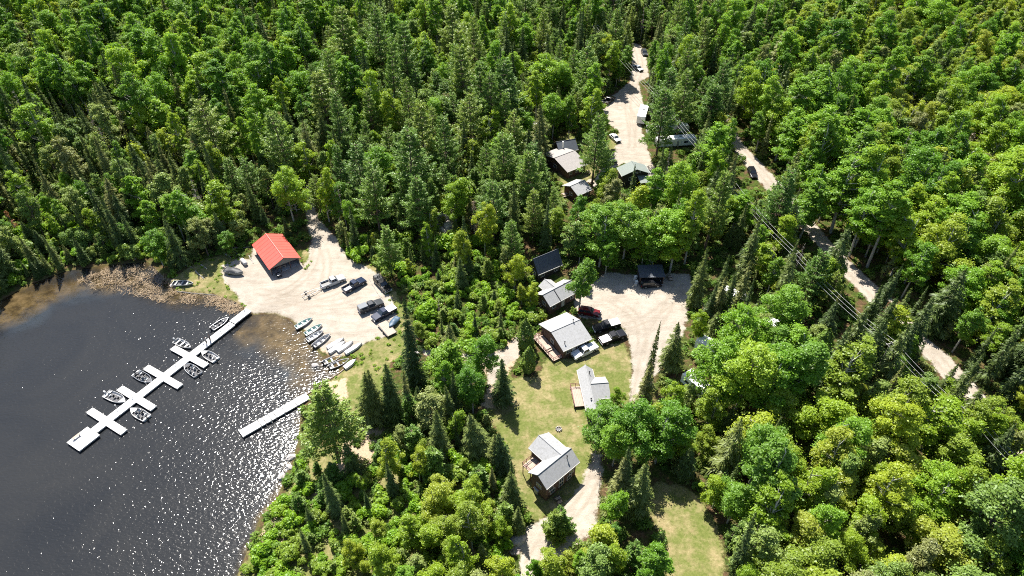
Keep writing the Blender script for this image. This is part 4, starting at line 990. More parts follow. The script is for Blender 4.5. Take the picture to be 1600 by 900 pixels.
for y in (-1.1, .9):
    mb = MB(); mb.tube((-L9 / 2 + .38, y, 4.0), (-L9 / 2 + .2, y, 3.95), .16, .2, n=8); mb.build('flood_lamp', M_WHITE, h9)
mb = MB(); mb.slab([(-L9 / 2 - 2.6, -hw9 + .5, 2.2), (-L9 / 2 - 2.6, -hw9 + 3.6, 2.2), (-L9 / 2 + .45, -hw9 + 3.6, 2.7), (-L9 / 2 + .45, -hw9 + .5, 2.7)], .1); mb.build('porch_roof', M_SHINGLEG, h9)
for y in (-hw9 + .6, -hw9 + 3.5):
    mb = MB(); mb.box((-L9 / 2 - 2.45, y, .7), (.14, .14, 2.8)); mb.build('porch_post', M_TRIM, h9)

# dark open shed at the back of the yard
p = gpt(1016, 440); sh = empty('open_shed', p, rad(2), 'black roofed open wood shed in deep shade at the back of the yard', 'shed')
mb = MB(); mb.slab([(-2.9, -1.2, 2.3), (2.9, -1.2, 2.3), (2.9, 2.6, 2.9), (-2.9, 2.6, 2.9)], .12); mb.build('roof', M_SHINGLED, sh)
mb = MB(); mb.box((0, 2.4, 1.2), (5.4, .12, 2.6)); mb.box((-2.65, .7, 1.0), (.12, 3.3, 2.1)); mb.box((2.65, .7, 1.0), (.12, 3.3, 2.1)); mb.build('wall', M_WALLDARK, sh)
for x in (-2.6, 0, 2.6):
    mb = MB(); mb.box((x, -1.0, 1.0), (.14, .14, 2.3)); mb.build('post', M_WALLBROWN, sh)
for i in range(4):
    mb = MB(); mb.box((-3.6 + (i % 2) * .3, -1.5 + i * .75, .4 + .1 * i), (.6, .55, .8), .2 * i, taper=.96); o_ = mb.build('storage_box', M_WHITE if i % 2 else M_CONC, None, bevel=.03)
    o_.location = p; tag(o_, ('frontmost grey box beside the open shed', 'second white box from the front beside the open shed', 'third grey box beside the open shed', 'rearmost white box beside the open shed')[i], 'box', 'boxes beside the open shed')
# camper trailers under the trees
def camper(px_a, px_b, label, W=2.5, H=2.9, m=None, name='camper_trailer'):
    z = 2.5
    for _ in range(5):
        a, b = Vector(at(*px_a, z + H)), Vector(at(*px_b, z + H)); c = (a + b) / 2; z = hz(c.x, c.y)
    d = b - a; rz = math.atan2(d.y, d.x); L = max(5.0, d.length)
    o = empty(name, (c.x, c.y, z), rz, label, 'camper', 'campers parked among the trees')
    prof = [(-L / 2, .55), (L / 2 - .5, .55), (L / 2, 1.1), (L / 2, H - .5), (L / 2 - .35, H), (-L / 2 + .15, H), (-L / 2, H - .2)]
    mb = MB(); mb.prism(prof, -W / 2, W / 2); mb.build('body', m or M_WHITE, o, bevel=.08)
    mb = MB(); mb.box((L * .1, 0, H + .12), (.8, .7, .22)); mb.build('roof_vent', M_BENCH, o, bevel=.04)
    mb = MB(); mb.box((-L * .25, .3, H + .06), (.4, .4, .12)); mb.build('roof_hatch', M_CONC, o)
    for sg in (-1, 1):
        for x in (-L * .28, L * .22):
            mb = MB(); mb.box((x, sg * (W / 2 + .005), 1.75), (1.1, .05, .6)); mb.build('window', M_GLASS, o)
        for x in (-.45, .45): wheel(x, sg * (W / 2 - .12), .34, .2, o)
    mb = MB(); mb.box((L * .02, -W / 2 - .01, 1.5), (.65, .05, 1.75)); mb.build('door', M_BENCH, o)
    mb = MB(); mb.path([(L / 2 - .3, -.6, .5), (L / 2 + 1.1, 0, .5), (L / 2 - .3, .6, .5)], [.05] * 3, 5); mb.build('drawbar', M_BLACK, o)
    return o
camper((1073, 579), (1113, 613), 'long white camper roof showing between trees right of the spruces')
camper((1198, 499), (1222, 508), 'white camper corner peeking out behind the big round leafy tree')
camper((1092, 526), (1135, 548), 'white camper almost hidden by leaves above the long camper')
camper((1012, 197), (1076, 193), 'long white camper behind the tall pine near the campground road')
camper((1026, 216), (1088, 212), 'white camper in front of another camper near the campground road')
camper((1002, 182), (1008, 163), 'short white camper standing at the edge of the campground road', W=2.6, H=3.0)
camper((826, 189), (856, 201), 'white camper under the pines left of the dark roofed cabin')
camper((740, 172), (760, 176), 'white camper glimpsed through pines farthest left of the campers')
camper((780, 194), (806, 190), 'white camper glimpsed between pines left of centre')
camper((1136, 452), (1160, 462), 'pale camper wedged among spruces right of the gravel yard')

# ------------------------------------------------------------------ small things on the ground
def log(name, pa, pb, r, label, m=None, cat='log', group=None, dz=0.0):
    a, b = gpt(*pa), gpt(*pb); o = empty(name, a, 0, label, cat, group); d = b - a
    mb = MB(); k = 5; pts = []
    for i in range(k + 1):
        u = i / k; pts.append(Vector((d.x * u + .06 * math.sin(i * 2.3), d.y * u + .06 * math.cos(i * 1.7), hz(a.x + d.x * u, a.y + d.y * u) - a.z + r * .8 + dz)))
    mb.path(pts, [r * (1 - .3 * i / k) for i in range(k + 1)], 7); mb.build('stem', m or M_DEADWOOD, o)
    mb = MB(); mb.tube(pts[2], pts[2] + Vector((.3, .2, .35)), r * .35, r * .2, 5); mb.build('branch_stub', m or M_DEADWOOD, o)
for (pa, pb, r, lb) in (((349, 395), (361, 403), .16, 'bleached log lying in the weeds above the covered boat'), ((362, 386), (375, 404), .12, 'thin bleached pole leaning down toward the white tank'),
                   ((366, 388), (396, 386), .09, 'long thin pole reaching to the boathouse wall'), ((284, 414), (301, 418), .12, 'pale driftwood pole at the left of the shore grass'),
                   ((305, 424), (319, 436), .13, 'pale log lying in the middle of the shore grass'), ((389, 400), (396, 412), .14, 'short white post lying beside the boathouse'),
                   ((314, 414), (324, 421), .14, 'pale log in tree shade at the grass edge'), ((500, 600), (517, 612), .15, 'weathered log behind the timber shore edging')):
    log('driftwood_log', pa, pb, r, lb, group='logs lying near the shore')
log('edge_pole', (577, 436), (590, 459), .11, 'upper pale pole edging the landing beside the black pickup', M_DEADWOOD, 'pole', 'poles edging the landing')
log('edge_pole', (592, 461), (601, 474), .11, 'lower pale pole edging the landing beside the grey pickup', M_DEADWOOD, 'pole', 'poles edging the landing')
log('shore_timber', (537, 578), (508, 598), .14, 'long squared timber edging the water beside the upturned skiff', M_DECK, 'timber')
log('shore_timber', (508, 598), (478, 618), .14, 'long squared timber edging the water next to the shorter dock', M_DECK, 'timber')
log('shore_timber', (277, 456), (338, 462), .13, 'dark timber along the grass edge of the shallow bay', M_WALLGREY, 'timber')
# propane tank on feet
p = gpt(382, 412); tk = empty('storage_tank', p, rad(-50), 'pale grey tank lying on its side near the boathouse', 'tank')
mb = MB(); mb.loft([[(x, r * math.cos(a), .62 + r * math.sin(a)) for a in np.linspace(0, 2 * math.pi, 13)[:-1]] for x, r in ((-1.35, .1), (-1.2, .42), (-1.0, .52), (1.0, .52), (1.2, .42), (1.35, .1))]); mb.build('tank_body', M_CONC, tk, smoothf=True)
for x in (-.7, .7):
    mb = MB(); mb.box((x, 0, .12), (.15, .8, .3)); mb.build('foot', M_STEEL, tk)
# fire ring on the lawn
p = gpt(873, 671); fr = empty('fire_pit', p, 0, 'small ring of pale stones on the lawn above the tall cabin', 'fire pit')
for i in range(9):
    a = i * 2 * math.pi / 9; mb = MB(); mb.box((.5 * math.cos(a), .5 * math.sin(a), .16), (.30, .26, .38), a + .2, taper=.7); mb.build('stone', M_STONE if i % 3 else M_CONC, fr, bevel=.06)
mb = MB(); mb.tube((0, 0, -.02), (0, 0, .08), .36, n=10); mb.build('ash_bed', M_BLACK, fr)
# utility box behind the tall cabin
p = gpt(841, 768); ub = empty('utility_box', p, rad(40), 'grey green metal box against the shaded end of the tall cabin', 'utility box')
mb = MB(); mb.box((0, 0, .6), (1.3, .9, 1.2)); mb.build('cabinet', M_BENCH, ub, bevel=.04)
mb = MB(); mb.slab([(-.7, -.55, 1.22), (.7, -.55, 1.22), (.7, .55, 1.34), (-.7, .55, 1.34)], .06); mb.build('lid', M_CONC, ub)
# boulders
def rock_mesh(nm, seed, sx, sy, sz):
    r_ = np.random.default_rng(seed); rings = []
    for k, z in enumerate(np.linspace(-.5, 1, 6)):
        rr = math.sqrt(max(.02, 1 - max(z, 0) ** 2 * .96)); rings.append([(sx * rr * math.cos(a) * (1 + r_.uniform(-.18, .18)), sy * rr * math.sin(a) * (1 + r_.uniform(-.18, .18)), sz * (z + r_.uniform(-.08, .08))) for a in np.linspace(0, 2 * math.pi, 10)[:-1]])
    mb = MB(); mb.loft(rings); return mb
ROCKS = [((492, 571), .7, 'white boulder alone in the shallow water off the beached boats'), ((505, 604), .6, 'pale boulder at the foot of the timber edging'), ((512, 617), .8, 'pale boulder among logs near the shorter dock'),
         ((693, 338), 1.8, 'largest grey outcrop block on the wooded knoll'), ((700, 350), 1.5, 'middle outcrop block on the wooded knoll'), ((690, 360), 1.2, 'lowest outcrop block on the wooded knoll'),
         ((455, 715), .9, 'shore boulder just left of the big pine foot'), ((440, 745), .8, 'pale shore boulder below the big pine'), ((452, 730), .7, 'small pale shore boulder between two larger ones'), ((808, 845), 1.4, 'pale rock mound beside the driveway end'),
         ((268, 446), .5, 'small pale rock at the corner of the shore grass'), ((650, 552), .8, 'low grey rock by the sandy footpath')]
for i, (q, s, lb) in enumerate(ROCKS):
    p = gpt(*q); o = rock_mesh('boulder', i, s * 1.1, s * .8, s * .6).build('boulder', M_STONE, None); o.location = (p.x, p.y, p.z + .02 - (.35 if 3 <= i <= 5 else 0)); o.rotation_euler = (.15 * (i % 3), .1 * (i % 2), i * 1.1)
    tag(o, lb, 'rock', 'boulders')
# people on the dock
def person(px, py, rzq, shirt, trousers, label, z=.52):
    x, y = at(px, py, z)
    o = empty('person', (x, y, z), rzq, label, 'person', 'people on the long dock')
    V = [(0, 0, .95), (0, 0, 1.18), (0, 0, 1.40), (.02, 0, 1.52), (.04, 0, 1.64), (.02, 0, 1.76), (0, .19, 1.40), (.04, .25, 1.14), (.14, .23, .92), (0, -.19, 1.40), (-.02, -.26, 1.14), (.06, -.25, .90),
         (0, .10, .90), (.05, .11, .50), (0, .12, .08), (.13, .13, .04), (0, -.10, .90), (-.05, -.11, .50), (-.08, -.12, .08), (.05, -.13, .04)]
    E_ = [(0, 1), (1, 2), (2, 3), (3, 4), (4, 5), (2, 6), (6, 7), (7, 8), (2, 9), (9, 10), (10, 11), (0, 12), (12, 13), (13, 14), (14, 15), (0, 16), (16, 17), (17, 18), (18, 19)]
    Rr = [.16, .15, .15, .065, .10, .085, .075, .055, .04, .075, .055, .04, .10, .07, .05, .045, .10, .07, .05, .045]
    me = bpy.data.meshes.new('body'); me.from_pydata(V, E_, []); b = link('body', me, o)
    sk = b.modifiers.new('skin', 'SKIN')
    for i, r in enumerate(Rr): me.skin_vertices[0].data[i].radius = (r, r)
    me.skin_vertices[0].data[0].use_root = True
    ss = b.modifiers.new('sub', 'SUBSURF'); ss.levels = 1; ss.render_levels = 1
    me.materials.append(M_SKIN)
    mb = MB(); ring = lambda z_, a, b2: [(a * math.cos(t), b2 * math.sin(t), z_) for t in np.linspace(0, 2 * math.pi, 13)[:-1]]
    mb.loft([ring(.90, .17, .20), ring(1.10, .165, .20), ring(1.38, .16, .235), ring(1.47, .09, .12)], cap=False); mb.build('shirt', shirt, o, smoothf=True)
    mb = MB()
    for sg, kx in ((1, .05), (-1, -.05)): mb.loft([[(cx + rr * math.cos(t), sg * .11 + rr * math.sin(t), z_) for t in np.linspace(0, 2 * math.pi, 11)[:-1]] for z_, cx, rr in ((.93, 0, .125), (.5, kx, .095), (.12, 0 if sg > 0 else -.08, .075))], cap=True)
    mb.build('trousers', trousers, o, smoothf=True)
    mb = MB(); mb.loft([[(.02 + rr * math.cos(t), rr * math.sin(t), z_) for t in np.linspace(0, 2 * math.pi, 11)[:-1]] for z_, rr in ((1.70, .115), (1.78, .105), (1.85, .05))]); mb.build('hair', M_WALLDARK, o, smoothf=True)
person(323, 536, rad(200), M_HULL, M_BLACK, 'person in a white shirt standing on the dock')
person(329, 532, rad(20), M_TARP, M_BLACK, 'person in dark clothes standing on the dock')

# ------------------------------------------------------------------ power line
WP = [(930, 40), (1036, 160), (1130, 268), (1242, 396), (1392, 536), (1540, 672), (1700, 815)]
HP = 9.5; wpts = [gpt(*q, dz=HP) for q in WP]; polepts = []
for i, q in enumerate(wpts):
    g = hz(q.x, q.y); polepts.append(Vector((q.x, q.y, g)))
    o = empty('utility_pole', (q.x, q.y, g), 0, ['grey wooden utility pole where the line enters at the top of the photo', 'grey wooden utility pole beside the far camper pair', 'grey wooden utility pole left of the black car on the forest road',
         'grey wooden utility pole between spruces by the first road bend', 'grey wooden utility pole in the spruces halfway along the forest road', 'grey wooden utility pole near the right end of the forest road', 'grey wooden utility pole beyond the right edge'][i], 'pole', 'poles of the power line')
    mb = MB(); mb.tube((0, 0, -.5), (0, 0, HP + .4), .16, .10, 8); mb.build('pole', M_DEADWOOD, o)
    t = (wpts[min(i + 1, len(wpts) - 1)] - wpts[max(i - 1, 0)]); az = math.atan2(t.y, t.x) + math.pi / 2
    mb = MB(); mb.box((0, 0, HP - .1), (2.2, .12, .14), az); mb.build('cross_arm', M_DEADWOOD, o)
    for k in (-1, 0, 1):
        mb = MB(); mb.tube((k * math.cos(az), k * math.sin(az), HP - .03), (k * math.cos(az), k * math.sin(az), HP + .16), .06, n=6); mb.build('insulator', M_WHITE, o)
for k, nm_ in ((-1, 'left'), (0, 'middle'), (1, 'right')):
    mb = MB()
    for a, b in zip(wpts[:-1], wpts[1:]):
        t = b - a; az = math.atan2(t.y, t.x) + math.pi / 2; off = Vector((k * math.cos(az), k * math.sin(az), .14)); prev = None
        for u in np.linspace(0, 1, 9):
            q = a + t * u + off - Vector((0, 0, 4 * 1.0 * u * (1 - u)))
            if prev is not None: mb.tube(prev, q, .028, n=4, cap=False)
            prev = q
    tag(mb.build('power_wire', M_WIRE, None), f'{nm_} one of three thin wires strung along the forest road', 'wire', 'wires of the power line')

# camp clutter: picnic tables and firewood
def picnic_table(px, py, rzq, label):
    p = gpt(px, py); o = empty('picnic_table', p, rzq, label, 'picnic table', 'picnic tables by the cabins')
    for i in range(4):
        mb = MB(); mb.box((0, -.33 + .22 * i, .76), (1.9, .20, .05)); mb.build('top_board', M_DECK, o)
    for sg in (-1, 1):
        mb = MB(); mb.box((0, sg * .75, .46), (1.9, .28, .05)); mb.build('bench', M_DECK, o)
    for x in (-.7, .7):
        mb = MB(); mb.box((x, 0, .42), (.1, 1.7, .09)); mb.tube((x, -.3, .74), (x, -.62, .0), .05, n=4); mb.tube((x, .3, .74), (x, .62, .0), .05, n=4); mb.build('leg_frame', M_DECK, o)
picnic_table(846, 476, .6, 'pale picnic table in shade beside the seamed grey roof'); picnic_table(838, 530, 1.2, 'picnic table left of the square cabin deck')
picnic_table(884, 306, .3, 'picnic table below the pale grey roofed cabin'); picnic_table(922, 286, 1.0, 'picnic table between the pale cabin and the lodge');
def wood_pile(px, py, rzq, label):
    p = gpt(px, py); o = empty('firewood_pile', p, rzq, label, 'firewood', 'firewood piles')
    for r_ in range(4):
        for i in range(7 - r_):
            mb = MB(); y = -.75 + .25 * i + .125 * r_; mb.tube((-.42 + random.uniform(-.05, .05), y, .12 + .21 * r_), (.42 + random.uniform(-.05, .05), y, .12 + .21 * r_), .12, .11, 6); mb.build('split_log', M_DECK if (i + r_) % 3 else M_BARK, o)
wood_pile(872, 782, .5, 'stacked firewood in the shadow of the tall cabin'); wood_pile(918, 271, 1.1, 'stacked firewood beside the pale grey roofed cabin'); wood_pile(1046, 436, .2, 'stacked firewood right of the open shed')

# ------------------------------------------------------------------ trees: prototypes
def unit(v): return v / np.maximum(np.linalg.norm(v, axis=1, keepdims=True), 1e-6)
def cards(C, Nn, S, asp=1.5, r=rng):
    """rhombic leaf sprays at points C facing Nn with sizes S -> verts, quads"""
    n = len(C); Nn = unit(Nn); a = unit(np.cross(Nn, unit(r.normal(size=(n, 3))))); b = np.cross(Nn, a)
    S = S[:, None]; bend = Nn * S * r.uniform(-.25, .15, (n, 1))
    V = np.stack([C - a * S * asp * .5 + bend, C - b * S * .5, C + a * S * asp * .5 + bend, C + b * S * .5], 1).reshape(-1, 3)
    return V, np.arange(4 * n).reshape(-1, 4)
def tube_np(pts, rr, k=6):
    V, Fq = [], []; pts = [np.asarray(p, float) for p in pts]
    for i, (p, r_) in enumerate(zip(pts, rr)):
        d = pts[min(i + 1, len(pts) - 1)] - pts[max(i - 1, 0)]; d = d / max(np.linalg.norm(d), 1e-6)
        u = np.cross(d, (0, .3, 1) if abs(d[2]) < .9 else (1, 0, 0)); u /= np.linalg.norm(u); w = np.cross(d, u)
        for j in range(k): V.append(p + r_ * (math.cos(2 * math.pi * j / k) * u + math.sin(2 * math.pi * j / k) * w))
    for i in range(len(pts) - 1):
        for j in range(k): Fq.append((i * k + j, i * k + (j + 1) % k, (i + 1) * k + (j + 1) % k, (i + 1) * k + j))
    return np.array(V), np.array(Fq)
def cat_geo(L):
    V, Fq, n = [], [], 0
    for v, f in L: V.append(v); Fq.append(f + n); n += len(v)
    return np.concatenate(V), np.concatenate(Fq)
def limbs(h, tips, r0, zlow, seed):
    """trunk plus limbs towards the given tips"""
    r = np.random.default_rng(seed); bend = r.uniform(-.4, .4, 2)
    axis = lambda z: np.array([bend[0] * math.sin(z / h * 2.5), bend[1] * math.sin(z / h * 2.0), z])
    G = [tube_np([axis(z) for z in np.linspace(-.4, h * .93, 7)], np.linspace(r0, r0 * .18, 7), 7)]
    for t in tips:
        d = math.hypot(t[0], t[1]); zb = max(zlow, t[2] - d * .9 - .5); p0 = axis(zb); mid = (p0 * .45 + np.asarray(t) * .55) + np.array([0, 0, -.15 * d])
        G.append(tube_np([p0, mid, t], [r0 * .34, r0 * .2, r0 * .06], 4))
    return cat_geo(G)
def broadleaf(h, R, zb, seed, nl=4600, puffs=52, size=.34, ragged=.3):
    """crown of separate leaf masses on the ends of limbs, with gaps between them and stray sprays outside"""
    r = np.random.default_rng(seed); C = []
    lob = [(r.uniform(0, 6.28), r.uniform(.08, .08 + ragged)) for _ in range(4)]; tilt = r.uniform(-.2, .2, 2); tries = 0; sep = .30
    while len(C) < puffs:
        tries += 1
        if tries % 400 == 0: sep *= .93
        z = r.uniform(0, 1) ** .85; prof = math.sin(math.pi * min(1, (z * .80 + .16)) ** .95) ** .75
        a = r.uniform(0, 6.28); k = 1 + sum(am * math.sin((i + 1) * a + ph + 2.6 * z) for i, (ph, am) in enumerate(lob)); k = min(max(k, .4), 1.5)
        q = r.uniform(.05, 1) ** .5 * prof * R * k * .90
        zz = h * zb + z * h * (1 - zb) - .7 + r.normal() * .35
        p = np.array([q * math.cos(a) + tilt[0] * (zz - h * zb), q * math.sin(a) + tilt[1] * (zz - h * zb), zz])
        if all(np.linalg.norm((p - c) * (1, 1, 1.15)) > R * sep for c in C): C.append(p)
    C = np.array(C); pr = R * r.uniform(.15, .30, puffs)
    per = r.multinomial(nl, pr ** 1.8 / (pr ** 1.8).sum()); LC, LN, LS = [], [], []
    for c, q, n in zip(C, pr, per):
        d = unit(r.normal(size=(n, 3)) + (0, 0, .25)); rad_ = q * r.uniform(.2, 1.0, (n, 1)) ** .5 * np.where(r.uniform(size=(n, 1)) < .12, r.uniform(1.2, 2.1, (n, 1)), 1.0)
        LC.append(c + d * rad_ * (1.2, 1.2, .8)); LN.append(d * .6 + (0, 0, .85) + r.normal(size=(n, 3)) * .55); LS.append(r.uniform(.5, 1.35, n) * size)
    V, Fq = cards(np.concatenate(LC), np.concatenate(LN), np.concatenate(LS), 1.4, r)
    tips = C * (1.03, 1.03, 1.0) + (0, 0, .15)
    return (V, Fq), limbs(h, tips[:38], .10 + h * .009, h * zb * .8, seed)
def spruce(h, R, seed, tiers=30, per=9, droop=.35, thin=1.0, zb=.06):
    r = np.random.default_rng(seed); T = []
    for k in range(tiers):
        u = (k + r.uniform(-.3, .3)) / tiers; z = h * (zb + (1 - zb) * u); l0 = R * (1 - u) ** .82 * (1 if k > 2 else .8) + .14
        n = max(4, int(per * (1 - .45 * u) * thin)); ph = r.uniform(0, 6.28)
        for j in range(n):
            if r.uniform() < .12: continue
            a = ph + 2 * math.pi * j / n + r.uniform(-.25, .25); l = l0 * r.uniform(.52, 1.28); ca, sa = math.cos(a), math.sin(a)
            def P(t, side=0.0, dz=0.0): return (ca * l * t - sa * side, sa * l * t + ca * side, z - droop * l * (t ** 1.3) + .16 * l * max(0, t - .6) + dz)
            W = min(.85, .26 * l + .16)
            for t0, t1, w in ((.05, .30, .5), (.20, .45, .9), (.34, .60, 1.0), (.50, .76, .9), (.64, .90, .75), (.78, 1.0, .5)):
                for sg in (-1, 1):
                    T.append((P(t0), P(t0 + .17, 0, .03), P(min(t1 + .12, 1.05) + r.uniform(-.06, .06), sg * W * w * r.uniform(.8, 1.25), -.10 - .12 * l * r.uniform(.2, 1))))
            T.append((P(.75, .05), P(.75, -.05), P(1.12, 0, -.02)))
    for i in range(70):
        z = h * r.uniform(zb + .02, .95); q = R * (1 - z / h) * .38; a = r.uniform(0, 6.28); s = .22 + .3 * (1 - z / h)
        c = np.array([q * math.cos(a), q * math.sin(a), z]); T.append(tuple(c + r.normal(size=3) * s for _ in range(3)))
    for i in range(5): T.append(((-.09, 0, h - .9 + i * .1), (.09, 0, h - .9 + i * .1), (r.uniform(-.15, .15), r.uniform(-.15, .15), h + .1)))
    V = np.array(T, float).reshape(-1, 3); V += r.normal(size=V.shape) * .05; Fq = np.arange(len(V)).reshape(-1, 3)
    return (V, Fq), tube_np([(0, 0, -.4), (0, 0, h * .5), (0, 0, h * .97)], [.09 + h * .008, .05 + h * .004, .02], 6)
def pine(h, R, seed, whorls=15, zb=.28, per=6, dense=1.0):
    """layered flat plumes of needles on upswept branches, open between the layers"""
    r = np.random.default_rng(seed); T, tips = [], []; lean = r.uniform(-.02, .02, 2) * h
    for k in range(whorls):
        u = (k + .5) / whorls; z = h * (zb + (.985 - zb) * u); l0 = R * (.55 + .45 * math.sin(math.pi * min(1, u * .9 + .25))) * (1.02 - u * .80) + .35
        n = per if u < .82 else 4; ph = r.uniform(0, 6.28)
        for j in range(n):
            if r.uniform() < .14: continue
            a = ph + 2 * math.pi * j / n + r.uniform(-.4, .4); l = l0 * r.uniform(.6, 1.25); up = .06 + .42 * u
            d = np.array([math.cos(a), math.sin(a), 0]); s = np.array([-math.sin(a), math.cos(a), 0])
            sp = lambda t: np.array([lean[0] * u, lean[1] * u, z]) + d * l * t + np.array([0, 0, l * (up * t * t - .12 * math.sin(t * 3.1))])
            tips.append(sp(.9))
            for t in np.linspace(.28, 1.0, max(4, int(8 * l / R + 3))):
                side = l * .30 * (1.15 - t)
                for off in ((0, .3, -.3) if t > .9 else (-1, -.5, 0, .5, 1)):
                    c = sp(t) + s * off * side + d * abs(off) * side * .5 + (0, 0, r.uniform(-.06, .14))
                    T.append(np.concatenate([c, d + s * off * .8 + (0, 0, .2)]))
    T = np.repeat(np.array(T), 4, 0); m = len(T); v = unit(T[:, 3:] + r.normal(size=(m, 3)) * .42); c = T[:, :3] + r.normal(size=(m, 3)) * .13
    w = unit(np.cross(v, unit(np.array([[0, 0, 1.0]]) + r.normal(size=(m, 3)) * .55))) * r.uniform(.07, .13, (m, 1)); ln = r.uniform(.38, .72, (m, 1))
    V = np.stack([c - w * .3, c + v * ln * .5 + w, c + v * ln, c + v * ln * .5 - w], 1).reshape(-1, 3); Fq = np.arange(len(V)).reshape(-1, 4)
    G = [tube_np([(0, 0, -.4), (lean[0] * .4, lean[1] * .4, h * .4), (lean[0], lean[1], h * .98)], [.14 + h * .009, .10 + h * .005, .03], 7)]
    for t in tips:
        b0 = np.array([lean[0] * t[2] / h, lean[1] * t[2] / h, t[2] - .10 * np.linalg.norm(t[:2])]); G.append(tube_np([b0, (b0 + t) * .5 + (0, 0, -.12), t], [.07, .05, .02], 4))
    return (V, Fq), cat_geo(G)
def cedar(h, R, seed, n=3600):
    r = np.random.default_rng(seed); u = r.uniform(0, 1, n) ** 1.15; a = r.uniform(0, 6.28, n)
    prof = R * np.sin(np.pi * np.clip(u * .9 + .12, 0, 1)) ** .6 * (1 - u * .35) * (1 + .16 * np.sin(5 * a + 9 * u) + .12 * np.sin(3 * a - 14 * u))
    q = prof * r.uniform(.55, 1.05, n) ** .5
    C = np.stack([q * np.cos(a), q * np.sin(a), h * (.04 + .95 * u)], 1); Nn = np.stack([np.cos(a), np.sin(a), .8 + 0 * a], 1) + r.normal(size=(n, 3)) * .5
    return cards(C, Nn, r.uniform(.2, .38, n), 1.6, r), tube_np([(0, 0, -.4), (0, 0, h * .9)], [.16, .03], 6)
def shrub(R, h, seed, n=1500, size=.30):
    r = np.random.default_rng(seed); k = 12; cs = [np.array([R * .75 * math.sqrt(r.uniform()) * math.cos(a), R * .75 * math.sqrt(r.uniform()) * math.sin(a), h * r.uniform(.3, .8)]) for a in r.uniform(0, 6.28, k)]
    LC, LN = [], []
    for c in cs:
        m = n // k; d = unit(r.normal(size=(m, 3)) + (0, 0, .4)); LC.append(c + d * R * .42 * r.uniform(.5, 1.1, (m, 1))); LN.append(d + (0, 0, .5) + r.normal(size=(m, 3)) * .5)
    C = np.concatenate(LC); C[:, 2] = np.maximum(C[:, 2], .05)
    g = cards(C, np.concatenate(LN), r.uniform(.7, 1.3, len(C)) * size, 1.4, r)
    G = [tube_np([(0, 0, -.2), c * (.5, .5, .6), c], [.05, .035, .012], 4) for c in cs[:7]]
    return g, cat_geo(G)
def snag(h, seed, leafy=False):
    r = np.random.default_rng(seed); G = [tube_np([(0, 0, -.4), (.1, 0, h * .5), (0, .1, h)], [.16, .10, .02], 6)]; C = []
    for i in range(46):
        z = h * r.uniform(.25, .97); a = r.uniform(0, 6.28); l = (1.9 * (1 - z / h) + .35) * r.uniform(.6, 1.1); d = np.array([math.cos(a), math.sin(a), r.uniform(-.1, .5)])
        p1 = np.array([0, 0, z]) + d * l; G.append(tube_np([(0, 0, z), np.array([0, 0, z]) + d * l * .55 + (0, 0, -.05), p1], [.04, .026, .008], 4))
        for q in range(3):
            e = p1 - d * l * r.uniform(0, .6); G.append(tube_np([e, e + unit(r.normal(size=(1, 3)))[0] * l * .35], [.016, .006], 3)); C.append(e)
    C = np.repeat(np.array(C), 4 if leafy else 1, 0) + r.normal(size=(len(C) * (4 if leafy else 1), 3)) * .2
    return cards(C, r.normal(size=C.shape), r.uniform(.14, .3, len(C)) * (1 if leafy else .5), 1.4, r), cat_geo(G)

PROTO = {}      # kind -> list of dict(crown mesh, trunk mesh, h, R)
def reg(kind, geo, crown_mat, trunk_mat, h, R):
    (cv, cf), (tv, tf) = geo
    c = np_mesh('crown', cv, cf, [crown_mat]); t = np_mesh('trunk', tv, tf, [trunk_mat], True)
    # the same tree as one mesh, for the far forest
    if cf.shape[1] == 4: tf2 = tf
    else: tf2 = np.concatenate([tf[:, [0, 1, 2]], tf[:, [0, 2, 3]]])
    V = np.concatenate([cv, tv]); Fq = np.concatenate([cf, tf2 + len(cv)])
    w = dict(crown=c, trunk=t, h=h, R=R, geo=(V, Fq, len(cf), len(tf2), crown_mat, trunk_mat), kind=kind)
    PROTO.setdefault(kind, []).append(w)
for i, (h, R, zb) in enumerate(((18, 3.0, .40), (20, 3.5, .42), (16.5, 3.6, .32), (20.5, 2.7, .45), (15, 2.8, .30), (18, 4.1, .36), (19, 3.2, .30))): reg('aspen_tree', broadleaf(h, R, zb, 100 + i, 15500, 48 + 4 * (i % 3), .225), M_ASPEN, M_PALEBARK, h, R)
for i, (h, R, zb) in enumerate(((14.5, 3.0, .28), (16, 3.7, .32), (13, 3.3, .26), (17, 3.2, .34), (15, 2.5, .25))): reg('birch_tree', broadleaf(h, R, zb, 200 + i, 14000, 44 + 3 * i, .215, .38), M_BIRCH, M_PALEBARK, h, R)
for i, (h, R, zb) in enumerate(((14, 2.8, .28), (16, 3.2, .34), (12, 2.6, .22))): reg('maple_tree', broadleaf(h, R, zb, 250 + i, 11500, 38 + 3 * i, .22, .4), M_OLIVE, M_BARK, h, R)
for i, (h, R, tr, th) in enumerate(((16, 2.6, 30, 1), (18, 2.2, 34, 1), (15, 3.0, 26, .9), (19.5, 2.0, 36, .85), (12, 2.4, 24, 1), (17, 1.3, 30, .7), (16, 3.3, 24, .8), (17, 2.0, 28, .65))): reg('spruce_tree', spruce(h, R, 300 + i, tr, 12, droop=.22 + .08 * (i % 4), thin=th), M_SPRUCE, M_BARK, h, R)
for i, (h, R, wh) in enumerate(((22, 5.0, 13), (24, 5.4, 14), (20, 4.6, 12), (23, 4.2, 14), (21, 5.2, 11))): reg('pine_tree', pine(h, R, 400 + i, wh), M_PINE, M_PINEBARK, h, R)
reg('young_pine', pine(9, 2.6, 450, 10, .10), M_PINE, M_PINEBARK, 9, 2.6); reg('young_pine', pine(11, 2.8, 451, 11, .12), M_PINE, M_PINEBARK, 11, 2.8)
